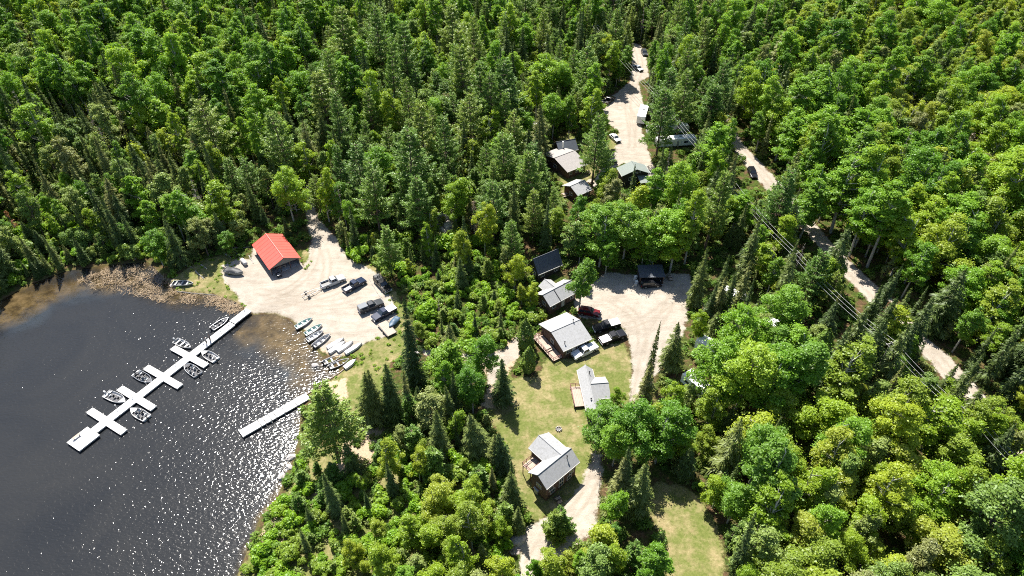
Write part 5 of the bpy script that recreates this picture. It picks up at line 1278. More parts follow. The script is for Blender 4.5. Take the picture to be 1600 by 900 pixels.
for i, (h, R) in enumerate(((10, 2.1), (12, 2.3))): reg('cedar_tree', cedar(h, R, 500 + i), M_CEDAR, M_BARK, h, R)
for i, (R, h) in enumerate(((1.9, 3.0), (2.3, 3.8), (1.6, 2.4))): reg('shrub', shrub(R, h, 600 + i, 1700, .32), M_SHRUB, M_BARK, h, R)
for i, (R, h) in enumerate(((2.8, 6.5), (3.2, 8.0))): reg('willow', shrub(R, h, 620 + i, 3000, .30), M_OLIVE, M_PALEBARK, h, R)
reg('dead_tree', snag(15, 700), M_DEADLEAF, M_DEADWOOD, 15, 1.6); reg('dead_tree', snag(12, 701, True), M_DEADLEAF, M_DEADWOOD, 12, 1.6)

# ------------------------------------------------------------------ which trees stand where
# anchors: pixel, phrase, weights of kinds, height factor, spacing factor
A5 = dict
ANCH = [
 (60, 60, 'in the leafy woods of the far top left corner', A5(aspen_tree=7, spruce_tree=3, birch_tree=1), 1.0, 1.0),
 (270, 90, 'in the leafy woods at the upper left', A5(aspen_tree=8, spruce_tree=2), 1.05, 1.0),
 (60, 220, 'in the left edge woods above the bay', A5(spruce_tree=11, aspen_tree=3, dead_tree=.3), 1.0, .85),
 (200, 280, 'in the dense dark woods behind the shallow bay', A5(spruce_tree=11, aspen_tree=2, birch_tree=1, dead_tree=.4), 1.0, .85),
 (60, 370, 'on the dark shore at the left edge', A5(spruce_tree=4, aspen_tree=4, willow=3, shrub=2), .8, .85),
 (190, 385, 'in the thicket along the reedy shore', A5(willow=6, aspen_tree=3, spruce_tree=1.5, shrub=2.5), .75, .75),
 (330, 330, 'in the mixed woods left of the boathouse', A5(birch_tree=1, aspen_tree=3, spruce_tree=3, willow=3, dead_tree=.4), .95, .9),
 (420, 250, 'in the woods behind the boathouse', A5(spruce_tree=4, pine_tree=3, aspen_tree=2, birch_tree=1), 1.0, .9),
 (450, 60, 'in the leafy woods at the top left of centre', A5(aspen_tree=7, spruce_tree=3, dead_tree=.2), 1.0, 1.0),
 (400, 170, 'in the mixed woods above the boathouse', A5(aspen_tree=5, spruce_tree=4, dead_tree=.3), 1.0, .95),
 (560, 130, 'in the mixed pine woods at upper centre left', A5(spruce_tree=3, pine_tree=4, aspen_tree=3), 1.0, .95),
 (560, 270, 'in the tall pines right of the landing trail', A5(pine_tree=6, aspen_tree=2, spruce_tree=2), 1.0, .95),
 (700, 50, 'in the mixed woods at the top centre', A5(aspen_tree=5, pine_tree=3, spruce_tree=3), 1.0, 1.0),
 (700, 200, 'in the pine woods above the wooded knoll', A5(pine_tree=8, aspen_tree=1, spruce_tree=1, birch_tree=1), 1.0, .95),
 (740, 320, 'among the pines on the wooded knoll', A5(pine_tree=8, spruce_tree=1, birch_tree=.6, young_pine=2), 1.0, .95),
 (650, 430, 'in the bright thicket right of the parked trucks', A5(shrub=12, birch_tree=.8), .55, .7),
 (690, 385, 'in the bright brush below the wooded knoll', A5(shrub=10, birch_tree=.8, young_pine=.6), .6, .7),
 (690, 500, 'in the bright brush above the sandy footpath', A5(shrub=12, birch_tree=1), .55, .7),
 (740, 480, 'in the bright thicket left of the cabins', A5(shrub=10, birch_tree=1.2, young_pine=.8), .6, .75),
 (860, 80, 'in the pine woods left of the campground road', A5(spruce_tree=4, pine_tree=5, aspen_tree=2), 1.0, .95),
 (850, 330, 'among the pines left of the brown cabins', A5(pine_tree=6, spruce_tree=3, birch_tree=1), 1.0, .9),
 (920, 130, 'beside the upper campground road', A5(aspen_tree=4, pine_tree=3, spruce_tree=2), .95, .95),
 (980, 345, 'in the round leafy grove behind the open shed', A5(aspen_tree=7, birch_tree=3, spruce_tree=.6), .85, .95),
 (1080, 100, 'in the pine woods right of the campground road', A5(pine_tree=4, spruce_tree=5, aspen_tree=2), 1.0, .95),
 (1070, 260, 'among trees right of the green roofed lodge', A5(aspen_tree=3, spruce_tree=3, pine_tree=3, birch_tree=1), .95, .95),
 (1160, 60, 'in the mixed woods at the top right of centre', A5(aspen_tree=5, spruce_tree=4, pine_tree=1, birch_tree=1), 1.0, 1.0),
 (1180, 340, 'in the strip of woods between yard and forest road', A5(spruce_tree=5, aspen_tree=3, pine_tree=2, birch_tree=1), .95, .95),
 (1150, 430, 'in the spruce clump right of the gravel yard', A5(spruce_tree=8, birch_tree=2, aspen_tree=1), .95, .9),
 (1300, 80, 'in the pale leafy woods at the upper right', A5(aspen_tree=4, birch_tree=5, spruce_tree=1.3, dead_tree=.4), .9, .95),
 (1300, 200, 'in the wide leafy canopy right of the forest road', A5(aspen_tree=9, birch_tree=1, spruce_tree=.6), 1.05, 1.0),
 (1480, 60, 'in the leafy woods of the top right corner', A5(birch_tree=6, aspen_tree=3, spruce_tree=1.6, dead_tree=.3), .9, .95),
 (1480, 200, 'in the leafy slope at the upper right edge', A5(birch_tree=5, aspen_tree=5, spruce_tree=1.0, dead_tree=.5), .95, .95),
 (1430, 320, 'in the leafy canopy at the middle right', A5(aspen_tree=8, birch_tree=3, spruce_tree=.8, dead_tree=.2), 1.05, 1.0),
 (1560, 420, 'in the leafy woods at the right edge', A5(aspen_tree=6, birch_tree=4, spruce_tree=1.5), 1.0, .95),
 (1230, 440, 'in the spruces left of the forest road', A5(spruce_tree=5, pine_tree=1, aspen_tree=2), 1.0, .9),
 (1190, 540, 'in the big round leafy crowns over the campers', A5(aspen_tree=9, birch_tree=1), 1.0, 1.0),
 (1340, 540, 'in the spruces under the power line', A5(spruce_tree=8, cedar_tree=1, birch_tree=1), .95, .85),
 (1480, 500, 'in the spruces right of the forest road', A5(spruce_tree=6, aspen_tree=3, birch_tree=1, dead_tree=.4), .95, .9),
 (1560, 590, 'in the dark spruces at the lower right edge', A5(spruce_tree=6, birch_tree=2, cedar_tree=1), .9, .9),
 (1080, 640, 'in the mixed clump below the long camper', A5(birch_tree=4, spruce_tree=4, shrub=2), .85, .85),
 (1010, 680, 'in the leafy crowns below the cross shaped cabin', A5(aspen_tree=9, birch_tree=1), .85, .95),
 (1170, 700, 'in the leafy woods right of the small lawn', A5(aspen_tree=5, birch_tree=4, spruce_tree=.8), 1.0, 1.0),
 (1290, 640, 'in the yellow green canopy right of the campers', A5(birch_tree=8, aspen_tree=2), 1.0, 1.0),
 (1420, 720, 'in the yellow green canopy at the lower right', A5(birch_tree=9, aspen_tree=1), 1.0, 1.0),
 (1560, 700, 'under the power line at the lower right edge', A5(birch_tree=6, willow=2, spruce_tree=1), .85, .95),
 (1270, 830, 'in the leafy woods at the bottom right of centre', A5(birch_tree=7, aspen_tree=2, spruce_tree=.5, dead_tree=.3), .95, 1.0),
 (1500, 850, 'in the yellow green canopy of the bottom right corner', A5(birch_tree=9, aspen_tree=1), 1.0, 1.0),
 (980, 850, 'in the leafy woods at the bottom centre right', A5(aspen_tree=5, birch_tree=2, young_pine=1), .75, .85),
 (880, 870, 'in the young trees below the driveway', A5(young_pine=3, aspen_tree=3, birch_tree=2), .7, .8),
 (640, 600, 'in the spruce clump right of the beach', A5(spruce_tree=5, aspen_tree=3, birch_tree=1), .85, .85),
 (730, 610, 'in the trees left of the lawn', A5(aspen_tree=4, spruce_tree=3, birch_tree=2, willow=1), .85, .85),
 (680, 700, 'in the young mixed growth below the spruce clump', A5(young_pine=3, spruce_tree=3, birch_tree=3, shrub=4), .75, .8),
 (490, 760, 'on the sandy shore point below the big pine', A5(young_pine=3, spruce_tree=2.5, shrub=6), .55, .8),
 (600, 760, 'in the low brush left of the bottom centre', A5(shrub=8, spruce_tree=2.5, birch_tree=2, young_pine=1), .55, .75),
 (700, 790, 'in the bright brush at the bottom centre', A5(birch_tree=4, shrub=6, spruce_tree=2.5), .6, .75),
 (520, 870, 'in the brush of the bottom left shore', A5(shrub=7, birch_tree=4, spruce_tree=1.5), .58, .75),
 (700, 880, 'in the leafy brush at the bottom edge', A5(birch_tree=5, aspen_tree=3, shrub=2, young_pine=.6), .75, .85),
 (420, 850, 'on the steep shore at the bottom left', A5(shrub=7, spruce_tree=2, young_pine=1), .55, .8),
]
for a_ in ANCH:
    w_ = a_[3]; tot = sum(w_.values()); lr = a_[0] > 1080 and a_[1] > 600
    if a_[0] > 1240 and a_[1] < 420: w_['spruce_tree'] = w_.get('spruce_tree', 0) + .04 * tot
    elif not lr and a_[1] < 420: w_['spruce_tree'] = w_.get('spruce_tree', 0) + .16 * tot
    if 'shrub' not in w_ or w_['shrub'] < 3: w_['maple_tree'] = (.16 if lr else .13) * tot
    w_['dead_tree'] = w_.get('dead_tree', 0) * .8 + (.004 if lr else .015) * tot
AXY = np.array([(a[0], a[1]) for a in ANCH], float)
def anchor(px, py):
    return int(np.argmin((AXY[:, 0] - px) ** 2 + 1.5 * (AXY[:, 1] - py) ** 2))
WORD = dict(aspen_tree='leafy aspen', birch_tree='yellow green birch', spruce_tree='dark spruce', pine_tree='feathery pine', young_pine='young bushy pine',
            cedar_tree='dense cedar', shrub='bright leafy shrub', willow='pale olive willow', maple_tree='dull olive maple', dead_tree='dead grey tree')
CATW = dict(shrub='shrub', willow='shrub')
class Grid:
    def __init__(s, c): s.c = c; s.d = {}
    def near(s, x, y, r, k):
        i, j = int(math.floor(x / s.c)), int(math.floor(y / s.c))
        for a in (i - 1, i, i + 1):
            for b in (j - 1, j, j + 1):
                for (u, v, q) in s.d.get((a, b), ()):
                    if (u - x) ** 2 + (v - y) ** 2 < (k * (r + q)) ** 2: return True
        return False
    def put(s, x, y, r): s.d.setdefault((int(math.floor(x / s.c)), int(math.floor(y / s.c))), []).append((x, y, r))
grid = Grid(9.0); TREES = []
# bases of buildings and vehicles: no tree grows through them
BLOCK = []
for o in list(COL.objects):
    if o.parent is None and o.get('category') in ('cabin', 'barn', 'lodge', 'boathouse', 'shed', 'camper', 'truck', 'car', 'trailer', 'boat', 'pole', 'fire pit', 'tank', 'rock', 'utility box'):
        BLOCK.append((o.location.x, o.location.y, {'cabin': 6.0, 'barn': 6.0, 'lodge': 6.5, 'boathouse': 6.5, 'camper': 3.2, 'pole': .8, 'rock': 1.2}.get(o['category'], 3.0)))
BLK_ = np.array(BLOCK)
def shape_ok(kind, x, y, z, h, R):
    t = np.array([.12, .3, .5, .7, .85, 1.0]); 
    if kind in ('spruce_tree', 'cedar_tree'): w = R * (1 - t) ** .9 + .05
    elif kind == 'pine_tree': w = R * np.array([.15, .5, .95, .8, .55, .1])
    elif kind in ('aspen_tree', 'birch_tree', 'maple_tree'): w = R * np.array([.2, .45, 1.0, 1.0, .8, .3])
    else: w = R * np.array([.9, 1.0, 1.0, .8, .6, .2])
    zz = z + h * t
    for s in (-1, -.5, 0, .5, 1):
        u, v, _ = proj(x + w * s, y, zz)
        if look(MASK_VIS, u, v).any(): return False
    q = np.array([.45, .6, .75, .9]); ws = np.interp(q, t, w)
    for s in (-.7, 0, .7):
        sx = x + SHDIR[0] * h * q + ws * s; sy = y + SHDIR[1] * h * q
        u, v, _ = proj(sx, sy, z + 0 * sx)
        if look(MASK_SUN, u, v).any(): return False
    return True
def place(kind, x, y, h, wide=1.0, proto=None, label=None):
    i = random.randrange(len(PROTO[kind])) if proto is None else proto; p = PROTO[kind][i]; s = h / p['h']
    R = p['R'] * s * wide; z = hz(x, y)
    TREES.append(dict(kind=kind, i=i, x=x, y=y, z=z - .05, s=s, w=s * wide, rz=random.uniform(0, 6.28), h=h, R=R, label=label)); grid.put(x, y, R)
def tip(kind, px, py, h, label=None, wide=1.0, proto=None):
    """a tree of height h whose top is seen at this pixel"""
    z = 2.0
    for _ in range(6):
        x, y = at(px, py, z + h); z = hz(x, y)
    place(kind, x, y, h, wide, proto, label)
HAND = [
 ('pine_tree', 497, 606, 20, 'broad pine standing alone on the shore beside the shorter dock', 1.15, 2),
 ('spruce_tree', 632, 468, 23, 'tallest dark spruce beside the beach grass', .82, 1), ('spruce_tree', 563, 580, 14, 'outermost spruce of the clump beside the beach grass', 1.0, 2), ('spruce_tree', 577, 578, 15, 'second spruce of the clump beside the beach grass', .9, 0),
 ('spruce_tree', 603, 570, 16, 'tallest of the middle spruces right of the beach grass', 1.0, 0), ('spruce_tree', 598, 590, 13, 'short spruce in front of the middle spruces', .9, 1), ('spruce_tree', 629, 580, 14, 'spruce at the right end of the beach clump', .9, 1),
 ('spruce_tree', 700, 505, 14, 'lone dark spruce beside the sandy footpath', 1.15, 2), ('spruce_tree', 786, 558, 13, 'pointed spruce at the left edge of the lawn', 1.1, 0), ('cedar_tree', 822, 499, 8.5, 'round topped cedar at the upper end of the lawn', 1.1, 0), ('cedar_tree', 826, 538, 8.0, 'dark dense cedar standing out on the lawn', 1.05, 1),
 ('spruce_tree', 745, 648, 12, 'wide spruce left of the tall cabin', 1.3, 2), ('spruce_tree', 772, 676, 10, 'left one of two small spruces at the lawn edge', 1.0, 4), ('spruce_tree', 783, 674, 11, 'right one of two small spruces at the lawn edge', 1.0, 4), ('spruce_tree', 798, 738, 10, 'small spruce closest to the tall cabin', 1.1, 4),
 ('spruce_tree', 1027, 502, 17, 'left stem of the thin twin spruces at the gravel track', .5, 5), ('spruce_tree', 1034, 502, 17, 'right stem of the thin twin spruces at the gravel track', .5, 5), ('spruce_tree', 1064, 502, 13, 'dense spruce right of the twin spruces', 1.0, 2), ('spruce_tree', 1018, 568, 14, 'dark spruce at the foot of the twin spruces', 1.0, 0),
 ('spruce_tree', 1046, 598, 12, 'thin spruce right of the gravel track end', .7, 5), ('spruce_tree', 1106, 385, 17, 'sharp spruce first in the clump right of the yard', .75, 0), ('spruce_tree', 1140, 398, 17, 'sharp spruce second in the clump right of the yard', .8, 1), ('spruce_tree', 1117, 437, 13, 'sharp spruce in front of the clump right of the yard', .9, 1),
 ('spruce_tree', 987, 693, 15, 'tallest of three spruces beside the driveway', .9, 1), ('spruce_tree', 976, 712, 13, 'left one of three spruces beside the driveway', 1.0, 0), ('spruce_tree', 1007, 720, 15, 'right one of three spruces beside the driveway', 1.1, 0),
 ('aspen_tree', 912, 401, 15, 'leafy tree standing in front of the seamed grey roof', .95, 4), ('aspen_tree', 962, 768, 10, 'small bright leafy tree beside the three spruces', .95, 4),
 ('pine_tree', 935, 176, 22, 'tall pine between the brown cabins and the campground road', 1.0, 1), ('pine_tree', 1042, 138, 22, 'tall pine in front of the two long campers', 1.05, 0), ('spruce_tree', 994, 258, 13, 'slim dark spruce in front of the lodge', .8, 1),
 ('aspen_tree', 985, 320, 16.5, None, 1.3, 5), ('aspen_tree', 945, 332, 15.5, None, 1.3, 2), ('aspen_tree', 1032, 320, 16.5, None, 1.3, 2), ('aspen_tree', 1062, 344, 15, None, 1.3, 4), ('aspen_tree', 905, 306, 14, None, .9, 0), ('birch_tree', 1000, 288, 15, None, 1.0, 0), ('aspen_tree', 952, 375, 10, None, 1.0, 4), ('aspen_tree', 1012, 352, 12, None, 1.1, 5),
 ('aspen_tree', 1165, 480, 17, None, 1.1, 5), ('aspen_tree', 1243, 446, 17, None, 1.15, 5), ('aspen_tree', 1185, 535, 18, None, 1.25, 5), ('aspen_tree', 1262, 525, 18, None, 1.2, 1), ('aspen_tree', 1145, 550, 16, None, 1.2, 2), ('aspen_tree', 1225, 556, 17, None, 1.2, 2),
 ('aspen_tree', 1000, 632, 15, None, 1.2, 5), ('aspen_tree', 940, 642, 12, None, 1.15, 2), ('aspen_tree', 1042, 645, 14, None, 1.15, 2), ('aspen_tree', 968, 662, 12, None, 1.1, 5), ('birch_tree', 968, 612, 6, 'small bright tree leaning over the cross shaped cabin', .9, 2),
 ('pine_tree', 1232, 262, 21, 'big pine left of the forest road bend', 1.05, 1), ('aspen_tree', 1284, 258, 17, 'dense leafy tree overhanging the forest road', 1.0, 0), ('spruce_tree', 1410, 408, 16, None, .8, 1), ('spruce_tree', 1465, 462, 17, None, .9, 0), ('spruce_tree', 1425, 448, 16, None, .9, 1), ('spruce_tree', 1330, 345, 19, None, 1.1, 2),
 ('dead_tree', 1393, 470, 8, 'small rusty dead conifer beside the power line', 1.0, 1), ('spruce_tree', 1388, 495, 17, None, 1.1, 0), ('spruce_tree', 1355, 480, 17, None, 1.0, 0),
 ('birch_tree', 497, 264, 16, 'bright narrow leafy tree beside the landing trail', .75, 0), ('pine_tree', 555, 222, 21, None, 1.1, 1), ('pine_tree', 600, 350, 15, 'pine at the right edge of the landing', 1.0, 2), ('pine_tree', 770, 280, 18, None, 1.05, 0),
 ('dead_tree', 940, 738, 6, 'bare grey bush beside the driveway', 1.0, 0), ('birch_tree', 1130, 745, 9, None, 1, 0),
 ('aspen_tree', 438, 262, 17, None, 1.1, 5), ('young_pine', 645, 672, 8, None, 1.1, 0), ('young_pine', 640, 620, 9, None, 1.0, 1), ('aspen_tree', 735, 575, 13, None, 1.0, 5), ('aspen_tree', 745, 530, 13, None, 1.0, 2), ('aspen_tree', 690, 566, 14, None, .9, 3),
 ('young_pine', 868, 800, 8, 'young pine in front of the driveway', .9, 1), ('young_pine', 880, 795, 7, 'smaller young pine in front of the driveway', .9, 0),
 ('spruce_tree', 540, 690, 9, 'small dark spruce on the sandy shore point', .9, 4), ('spruce_tree', 532, 798, 7, 'small pointed spruce above the bottom left brush', .8, 1), ('spruce_tree', 568, 765, 7, 'small pointed spruce in the low brush', .8, 1),
]
for u, v, h, k_, pr in ((1214, 283, 15, 'spruce_tree', 0), (1232, 300, 14, 'spruce_tree', 1), (1250, 318, 15, 'spruce_tree', 2), (1404, 486, 13, 'birch_tree', 0), (1318, 402, 12, 'birch_tree', 2), (1240, 335, 13, 'birch_tree', 0), (1308, 384, 14, 'spruce_tree', 0), (1296, 398, 12, 'spruce_tree', 4), 
        (1382, 448, 15, 'spruce_tree', 1), (1398, 462, 16, 'spruce_tree', 0), (1434, 500, 15, 'spruce_tree', 0), (1498, 566, 14, 'spruce_tree', 1), (1516, 582, 15, 'spruce_tree', 0),
        (1508, 604, 11, 'birch_tree', 1), (1540, 606, 14, 'spruce_tree', 2), (1560, 632, 14, 'birch_tree', 3), (1545, 650, 11, 'birch_tree', 0), (1590, 665, 14, 'spruce_tree', 0), (1548, 612, 13, 'birch_tree', 0), (1574, 640, 13, 'birch_tree', 3), (1592, 657, 12, 'birch_tree', 1), (1562, 668, 10, 'birch_tree', 2), (1150, 424, 15, 'spruce_tree', 1), (1134, 430, 14, 'spruce_tree', 0)):
    HAND.append((k_, u, v, h, None, 1.0, pr))
for k_, u, v, h, lb, wd, pr in HAND: tip(k_, u, v, h, lb, wd, pr)
nh = len(TREES)
cand = 34000
Yc = rng.uniform(38, 372, cand); Hf = 0.76 * (Yc * CP + (CAM_H - 4) * SP) + 22; Xc = rng.uniform(-1, 1, cand) * Hf
keepw = Hf / Hf.max(); sel = rng.uniform(0, 1, cand) < keepw; Xc, Yc = Xc[sel], Yc[sel]
Dsh = sdist(np.stack([Xc, Yc], 1), SHORE); sel = Dsh > 1.0; Xc, Yc = Xc[sel], Yc[sel]
Pc = np.stack([Xc, Yc], 1); okc = np.ones(len(Pc), bool)
for q in NOTREE:
    sq = ((Pc > q.min(0) - 1) & (Pc < q.max(0) + 1)).all(1); okc[sq] &= sdist(Pc[sq], q) > .6
for bx, by, br in BLOCK: okc &= (Xc - bx) ** 2 + (Yc - by) ** 2 > br ** 2
Xc, Yc = Xc[okc], Yc[okc]
Zc = hza(Xc, Yc)
half = len(Xc) // 2
for n_, (x, y, z) in enumerate(zip(Xc.tolist(), Yc.tolist(), Zc.tolist())):
    u, v, _ = proj(x, y, z + 9)
    a = ANCH[anchor(u + random.gauss(0, 18), v + random.gauss(0, 14))]
    kind = random.choices(list(a[3].keys()), list(a[3].values()))[0]
    if n_ > half and kind in ('aspen_tree', 'pine_tree') and random.random() < .4: kind = random.choice(('spruce_tree', 'birch_tree', 'maple_tree', 'spruce_tree') if u < 1150 else ('birch_tree', 'birch_tree', 'spruce_tree'))
    i = random.randrange(len(PROTO[kind])); p = PROTO[kind][i]
    h = p['h'] * a[4] * random.uniform(.6, 1.2) * (1.0 if kind not in ('shrub', 'willow') else random.uniform(.8, 1.25))
    if n_ > half: h *= random.uniform(.55, .95)
    wd = random.uniform(.78, 1.25) * (1.18 if kind in ('aspen_tree', 'birch_tree') and u > 1150 else 1.0); R = p['R'] * h / p['h'] * wd
    if grid.near(x, y, R, (  .58 if kind in ('aspen_tree', 'birch_tree', 'maple_tree') else .62 if kind == 'pine_tree' else .78) * a[5] * (1.0 if n_ < half else 1.05) * random.uniform(.74, 1.22)): continue
    if not shape_ok(kind, x, y, z, h, R): continue
    place(kind, x, y, h, wd, i)
# brush and saplings fill the open thickets
Pb = np.stack([rng.uniform(-160, 60, 12000), rng.uniform(40, 180, 12000)], 1); okb = sdist(Pb, SHORE) > .8
for q in NOTREE:
    sq = ((Pb > q.min(0) - 1) & (Pb < q.max(0) + 1)).all(1); okb[sq] &= sdist(Pb[sq], q) > .4
for bx, by, br in BLOCK: okb &= (Pb[:, 0] - bx) ** 2 + (Pb[:, 1] - by) ** 2 > (br * .8) ** 2
for x, y in Pb[okb].tolist():
    z = hz(x, y); u, v, _ = proj(x, y, z + 1.5)
    a = ANCH[anchor(u, v)]
    if a[3].get('shrub', 0) < 2 or not (-40 < u < 900 and v < 960): continue
    kind = 'shrub' if random.random() < .86 else random.choice(('spruce_tree', 'birch_tree', 'young_pine')); i = random.randrange(len(PROTO[kind])); p = PROTO[kind][i]
    h = p['h'] * (random.uniform(.55, 1.15) if kind == 'shrub' else random.uniform(.22, .4)); wd = random.uniform(.9, 1.3); R = p['R'] * h / p['h'] * wd
    if grid.near(x, y, R, .52) or not shape_ok(kind, x, y, z, h, R): continue
    place(kind, x, y, h, wd, i)
# the largest 300 of each kind become trees of their own, the rest far forest
for t in TREES:
    u, v, dep = proj(t['x'], t['y'], t['z'] + t['h'] * .6); t['px'], t['py'] = u, v
    inside = -30 < u < 1630 and -25 < v < 930; t['size'] = (t['R'] * t['h']) ** .5 / dep * (1 if inside else .0)
GROUPS = {}
for n_, t in enumerate(TREES): GROUPS.setdefault(t['kind'], []).append(n_)
print('TREES', {k: len(v) for k, v in GROUPS.items()})
LIMIT = 300; FAR = {}
def size_word(t):
    f = t['h'] / {'shrub': 3.0, 'willow': 6.5, 'maple_tree': 14, 'spruce_tree': 16.0, 'pine_tree': 22, 'aspen_tree': 17.5, 'birch_tree': 15, 'young_pine': 8, 'cedar_tree': 10, 'dead_tree': 12}[t['kind']]
    return 'tall ' if f > 1.04 else ('small ' if f < .78 else '')
def where(t, a):
    dx, dy = t['px'] - a[0], (t['py'] - a[1]) * 1.2; r = math.hypot(dx, dy)
    if r < 22: return ', middle one '
    k = int(round(math.atan2(dy, dx) / (math.pi / 4))) % 8; far = ' ' if r < 55 else ' outer '
    return ',' + far + ('right', 'near right', 'nearest', 'near left', 'left', 'far left', 'farthest', 'far right')[k] + ' one '
for kind, ids in GROUPS.items():
    ids = sorted(ids, key=lambda q: (-(TREES[q]['label'] is not None), -TREES[q]['size']))
    for rank, q in enumerate(ids):
        t = TREES[q]
        if t['size'] <= 0 and t['label'] is None or rank >= LIMIT: FAR.setdefault(kind, []).append(t); continue
        p = PROTO[kind][t['i']]
        a = ANCH[anchor(t['px'], t['py'])]
        e = bpy.data.objects.new(kind, None); e.empty_display_size = .3; COL.objects.link(e)
        e.location = (t['x'], t['y'], t['z']); e.rotation_euler = (random.gauss(0, .025), random.gauss(0, .025), t['rz']); e.scale = (t['w'], t['w'], t['s'])
        lb = t['label'] or (size_word(t) + WORD[kind] + where(t, a) + a[2])
        for cut in (' outer', 'tall ', 'small ', ' green'):
            if len(lb.split()) > 16: lb = lb.replace(cut, '', 1)
        e['label'] = lb; e['category'] = CATW.get(kind, 'tree'); e['group'] = (WORD[kind] + ' ' + a[2])
        for nm in ('crown', 'trunk'):
            c = bpy.data.objects.new(nm if nm == 'crown' or kind not in ('shrub', 'willow') else 'stems', p[nm]); c.parent = e; COL.objects.link(c)
def gn_scatter(name, pts, meshes, label):
    """one object that carries many copies: points with index, turn and scale, instanced by geometry nodes"""
    me = bpy.data.meshes.new(name); me.vertices.add(len(pts)); me.vertices.foreach_set('co', np.array([p[0] for p in pts], np.float32).ravel())
    for nm, ty, key, vals in (('idx', 'INT', 'value', np.array([p[3] for p in pts], np.int32)), ('turn', 'FLOAT_VECTOR', 'vector', np.array([(0, 0, p[1]) for p in pts], np.float32).ravel()), ('size', 'FLOAT_VECTOR', 'vector', np.array([p[2] for p in pts], np.float32).ravel())):
        a = me.attributes.new(nm, ty, 'POINT'); a.data.foreach_set(key, vals)
    o = link(name, me)
    ng = bpy.data.node_groups.new(name, 'GeometryNodeTree'); ng.interface.new_socket('Geometry', in_out='INPUT', socket_type='NodeSocketGeometry'); ng.interface.new_socket('Geometry', in_out='OUTPUT', socket_type='NodeSocketGeometry')
    gi = ng.nodes.new('NodeGroupInput'); go = ng.nodes.new('NodeGroupOutput'); jn = ng.nodes.new('GeometryNodeJoinGeometry')
    def named(nm, ty):
        n = ng.nodes.new('GeometryNodeInputNamedAttribute'); n.data_type = ty; n.inputs['Name'].default_value = nm; return n.outputs['Attribute']
    ix, tn, sz = named('idx', 'INT'), named('turn', 'FLOAT_VECTOR'), named('size', 'FLOAT_VECTOR')
    for i, m in enumerate(meshes):
        src = bpy.data.objects.new(name + '_source', m)      # geometry source only, never linked to the scene
        oi = ng.nodes.new('GeometryNodeObjectInfo'); oi.inputs['Object'].default_value = src; oi.inputs['As Instance'].default_value = False
        cp = ng.nodes.new('FunctionNodeCompare'); cp.data_type = 'INT'; cp.operation = 'EQUAL'; ng.links.new(ix, cp.inputs[2]); cp.inputs[3].default_value = i
        ip = ng.nodes.new('GeometryNodeInstanceOnPoints'); ng.links.new(gi.outputs[0], ip.inputs['Points']); ng.links.new(cp.outputs[0], ip.inputs['Selection'])
        ng.links.new(oi.outputs['Geometry'], ip.inputs['Instance']); ng.links.new(tn, ip.inputs['Rotation']); ng.links.new(sz, ip.inputs['Scale'])
        ng.links.new(ip.outputs[0], jn.inputs[0])
    ng.links.new(jn.outputs[0], go.inputs[0])
    md = o.modifiers.new('scatter', 'NODES'); md.node_group = ng
    tag(o, label, kind='stuff'); return o
FARNAME = dict(aspen_tree='distant_aspens', birch_tree='distant_birches', spruce_tree='distant_spruces', pine_tree='distant_pines', young_pine='distant_young_pines', cedar_tree='distant_cedars', shrub='distant_shrubs', willow='distant_willows', maple_tree='distant_maples', dead_tree='distant_dead_trees')
for kind, ts in FAR.items():
    ms = []
    for p in PROTO[kind]:
        V, Fq, nc, nt_, cm, tm = p['geo']; ms.append(np_mesh(kind + '_whole', V, Fq, [cm, tm], midx=np.r_[np.zeros(nc), np.ones(nt_)]))
    gn_scatter(FARNAME[kind], [((t['x'], t['y'], t['z']), t['rz'], (t['w'], t['w'], t['s']), t['i']) for t in ts], ms, 'background ' + WORD[kind] + 's merging into the far forest')

# ------------------------------------------------------------------ undergrowth, weeds and reeds
um = []
for i, (R, h, n) in enumerate(((1.1, .8, 160), (.8, .6, 120), (1.4, 1.3, 220))):
    (v, f), _ = shrub(R, h, 800 + i, n, .26); um.append(np_mesh('fern_clump', v, f, [M_UNDER]))
nu = 40000; Yu = rng.uniform(40, 340, nu); Hu = 0.76 * (Yu * CP + (CAM_H - 4) * SP) + 8; Xu = rng.uniform(-1, 1, nu) * Hu
sel = rng.uniform(0, 1, nu) < Hu / Hu.max(); Xu, Yu = Xu[sel], Yu[sel]; P = np.stack([Xu, Yu], 1); ok = sdist(P, SHORE) > .6
for q in NOTREE + [GRASS[6], GRASS[7], GRASS[9]]:
    s = ((P > q.min(0) - 1) & (P < q.max(0) + 1)).all(1); ok[s] &= sdist(P[s], q) > .5
for bx, by, br in BLOCK: ok &= (Xu - bx) ** 2 + (Yu - by) ** 2 > (br * .8) ** 2
Zu = hza(Xu, Yu)
dens = np.sin(Xu * .21 + 1) * np.cos(Yu * .17) + .5 * np.sin(Xu * .53 + Yu * .4)
ok &= (dens + rng.normal(0, .6, len(Xu))) > -.8
pts = [((x, y, z), random.uniform(0, 6.28), (s, s, s * random.uniform(.7, 1.3)), random.randrange(3)) for x, y, z, s in zip(Xu[ok], Yu[ok], Zu[ok], rng.uniform(.6, 1.25, ok.sum()))]
gn_scatter('undergrowth', pts, um, 'low green ferns and seedlings covering the forest floor')
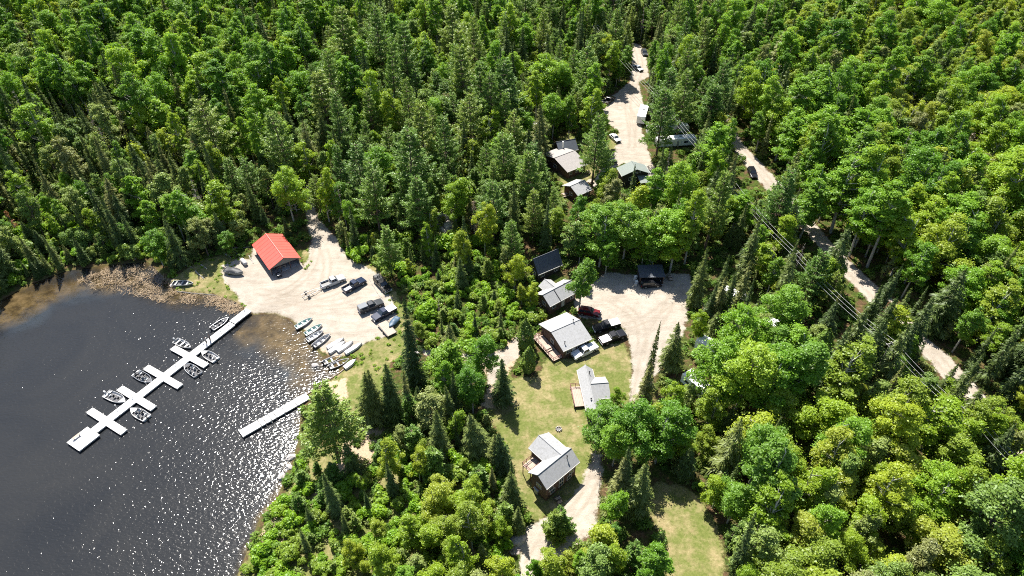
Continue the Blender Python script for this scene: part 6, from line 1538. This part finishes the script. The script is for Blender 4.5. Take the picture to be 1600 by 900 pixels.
# weeds at the edges of clearings
wm = []
for i in range(2):
    (v, f), _ = shrub(.5, .35, 830 + i, 70, .16); wm.append(np_mesh('weed_clump', v, f, [M_SHRUB]))
pts = []
for q in GRASS[:4] + [GRASS[6], GRASS[7]]:
    lo, hi = q.min(0), q.max(0); n = int((hi - lo).prod() * .5); Pq = rng.uniform(lo, hi, (n, 2)); dd = sdist(Pq, q)
    for (x, y), d in zip(Pq, dd):
        if -3.0 < d < .6 and random.random() < .55 and sdist(np.array([(x, y)]), SHORE)[0] > .2: s = random.uniform(.4, 1.0); pts.append(((x, y, hz(x, y)), random.uniform(0, 6), (s, s, s), random.randrange(2)))
gn_scatter('weeds', pts, wm, 'short weeds growing in the grass around the clearings')
# dead reeds and driftwood sticks in the shallow bay
REED = wpoly([(120, 440), (140, 430), (170, 420), (232, 413), (262, 438), (276, 456), (340, 463), (372, 474), (386, 492), (360, 490), (330, 478), (260, 474), (200, 460), (140, 452)])
Pq = rng.uniform(REED.min(0), REED.max(0), (60000, 2)); dd = sdist(Pq, REED); cl = np.sin(Pq[:, 0] * .9) * np.cos(Pq[:, 1] * .8) + .6 * np.sin(Pq[:, 0] * .31 + Pq[:, 1] * .4)
sh = -sdist(Pq, SHORE)
Pq = Pq[(dd < 0) & (cl + rng.normal(0, .5, len(Pq)) > -.2) & (rng.uniform(0, 1, len(Pq)) < np.exp(-np.abs(sh - 1) / 4.5) * .34) & (sh > -1.5)]
n = len(Pq); a = rng.uniform(0, 6.28, n); l = rng.uniform(.3, 1.4, n); fl = rng.uniform(.03, .5, n); zb = np.maximum(hza(Pq[:, 0], Pq[:, 1]), 0) + .01
b0 = np.column_stack([Pq, zb]); tp = b0 + np.column_stack([np.cos(a) * l * (1 - fl * .5), np.sin(a) * l * (1 - fl * .5), l * fl]); sd = np.column_stack([-np.sin(a), np.cos(a), 0 * a]) * .05
V = np.stack([b0 - sd, b0 + sd, tp + sd * .5, tp - sd * .5], 1).reshape(-1, 3)
tag(link('reeds', np_mesh('reeds', V, np.arange(4 * n).reshape(-1, 4), [M_REED])), 'pale dead reeds and sticks in the shallow bay', kind='stuff')
print('REEDS', n, 'UNDER', int(ok.sum()))
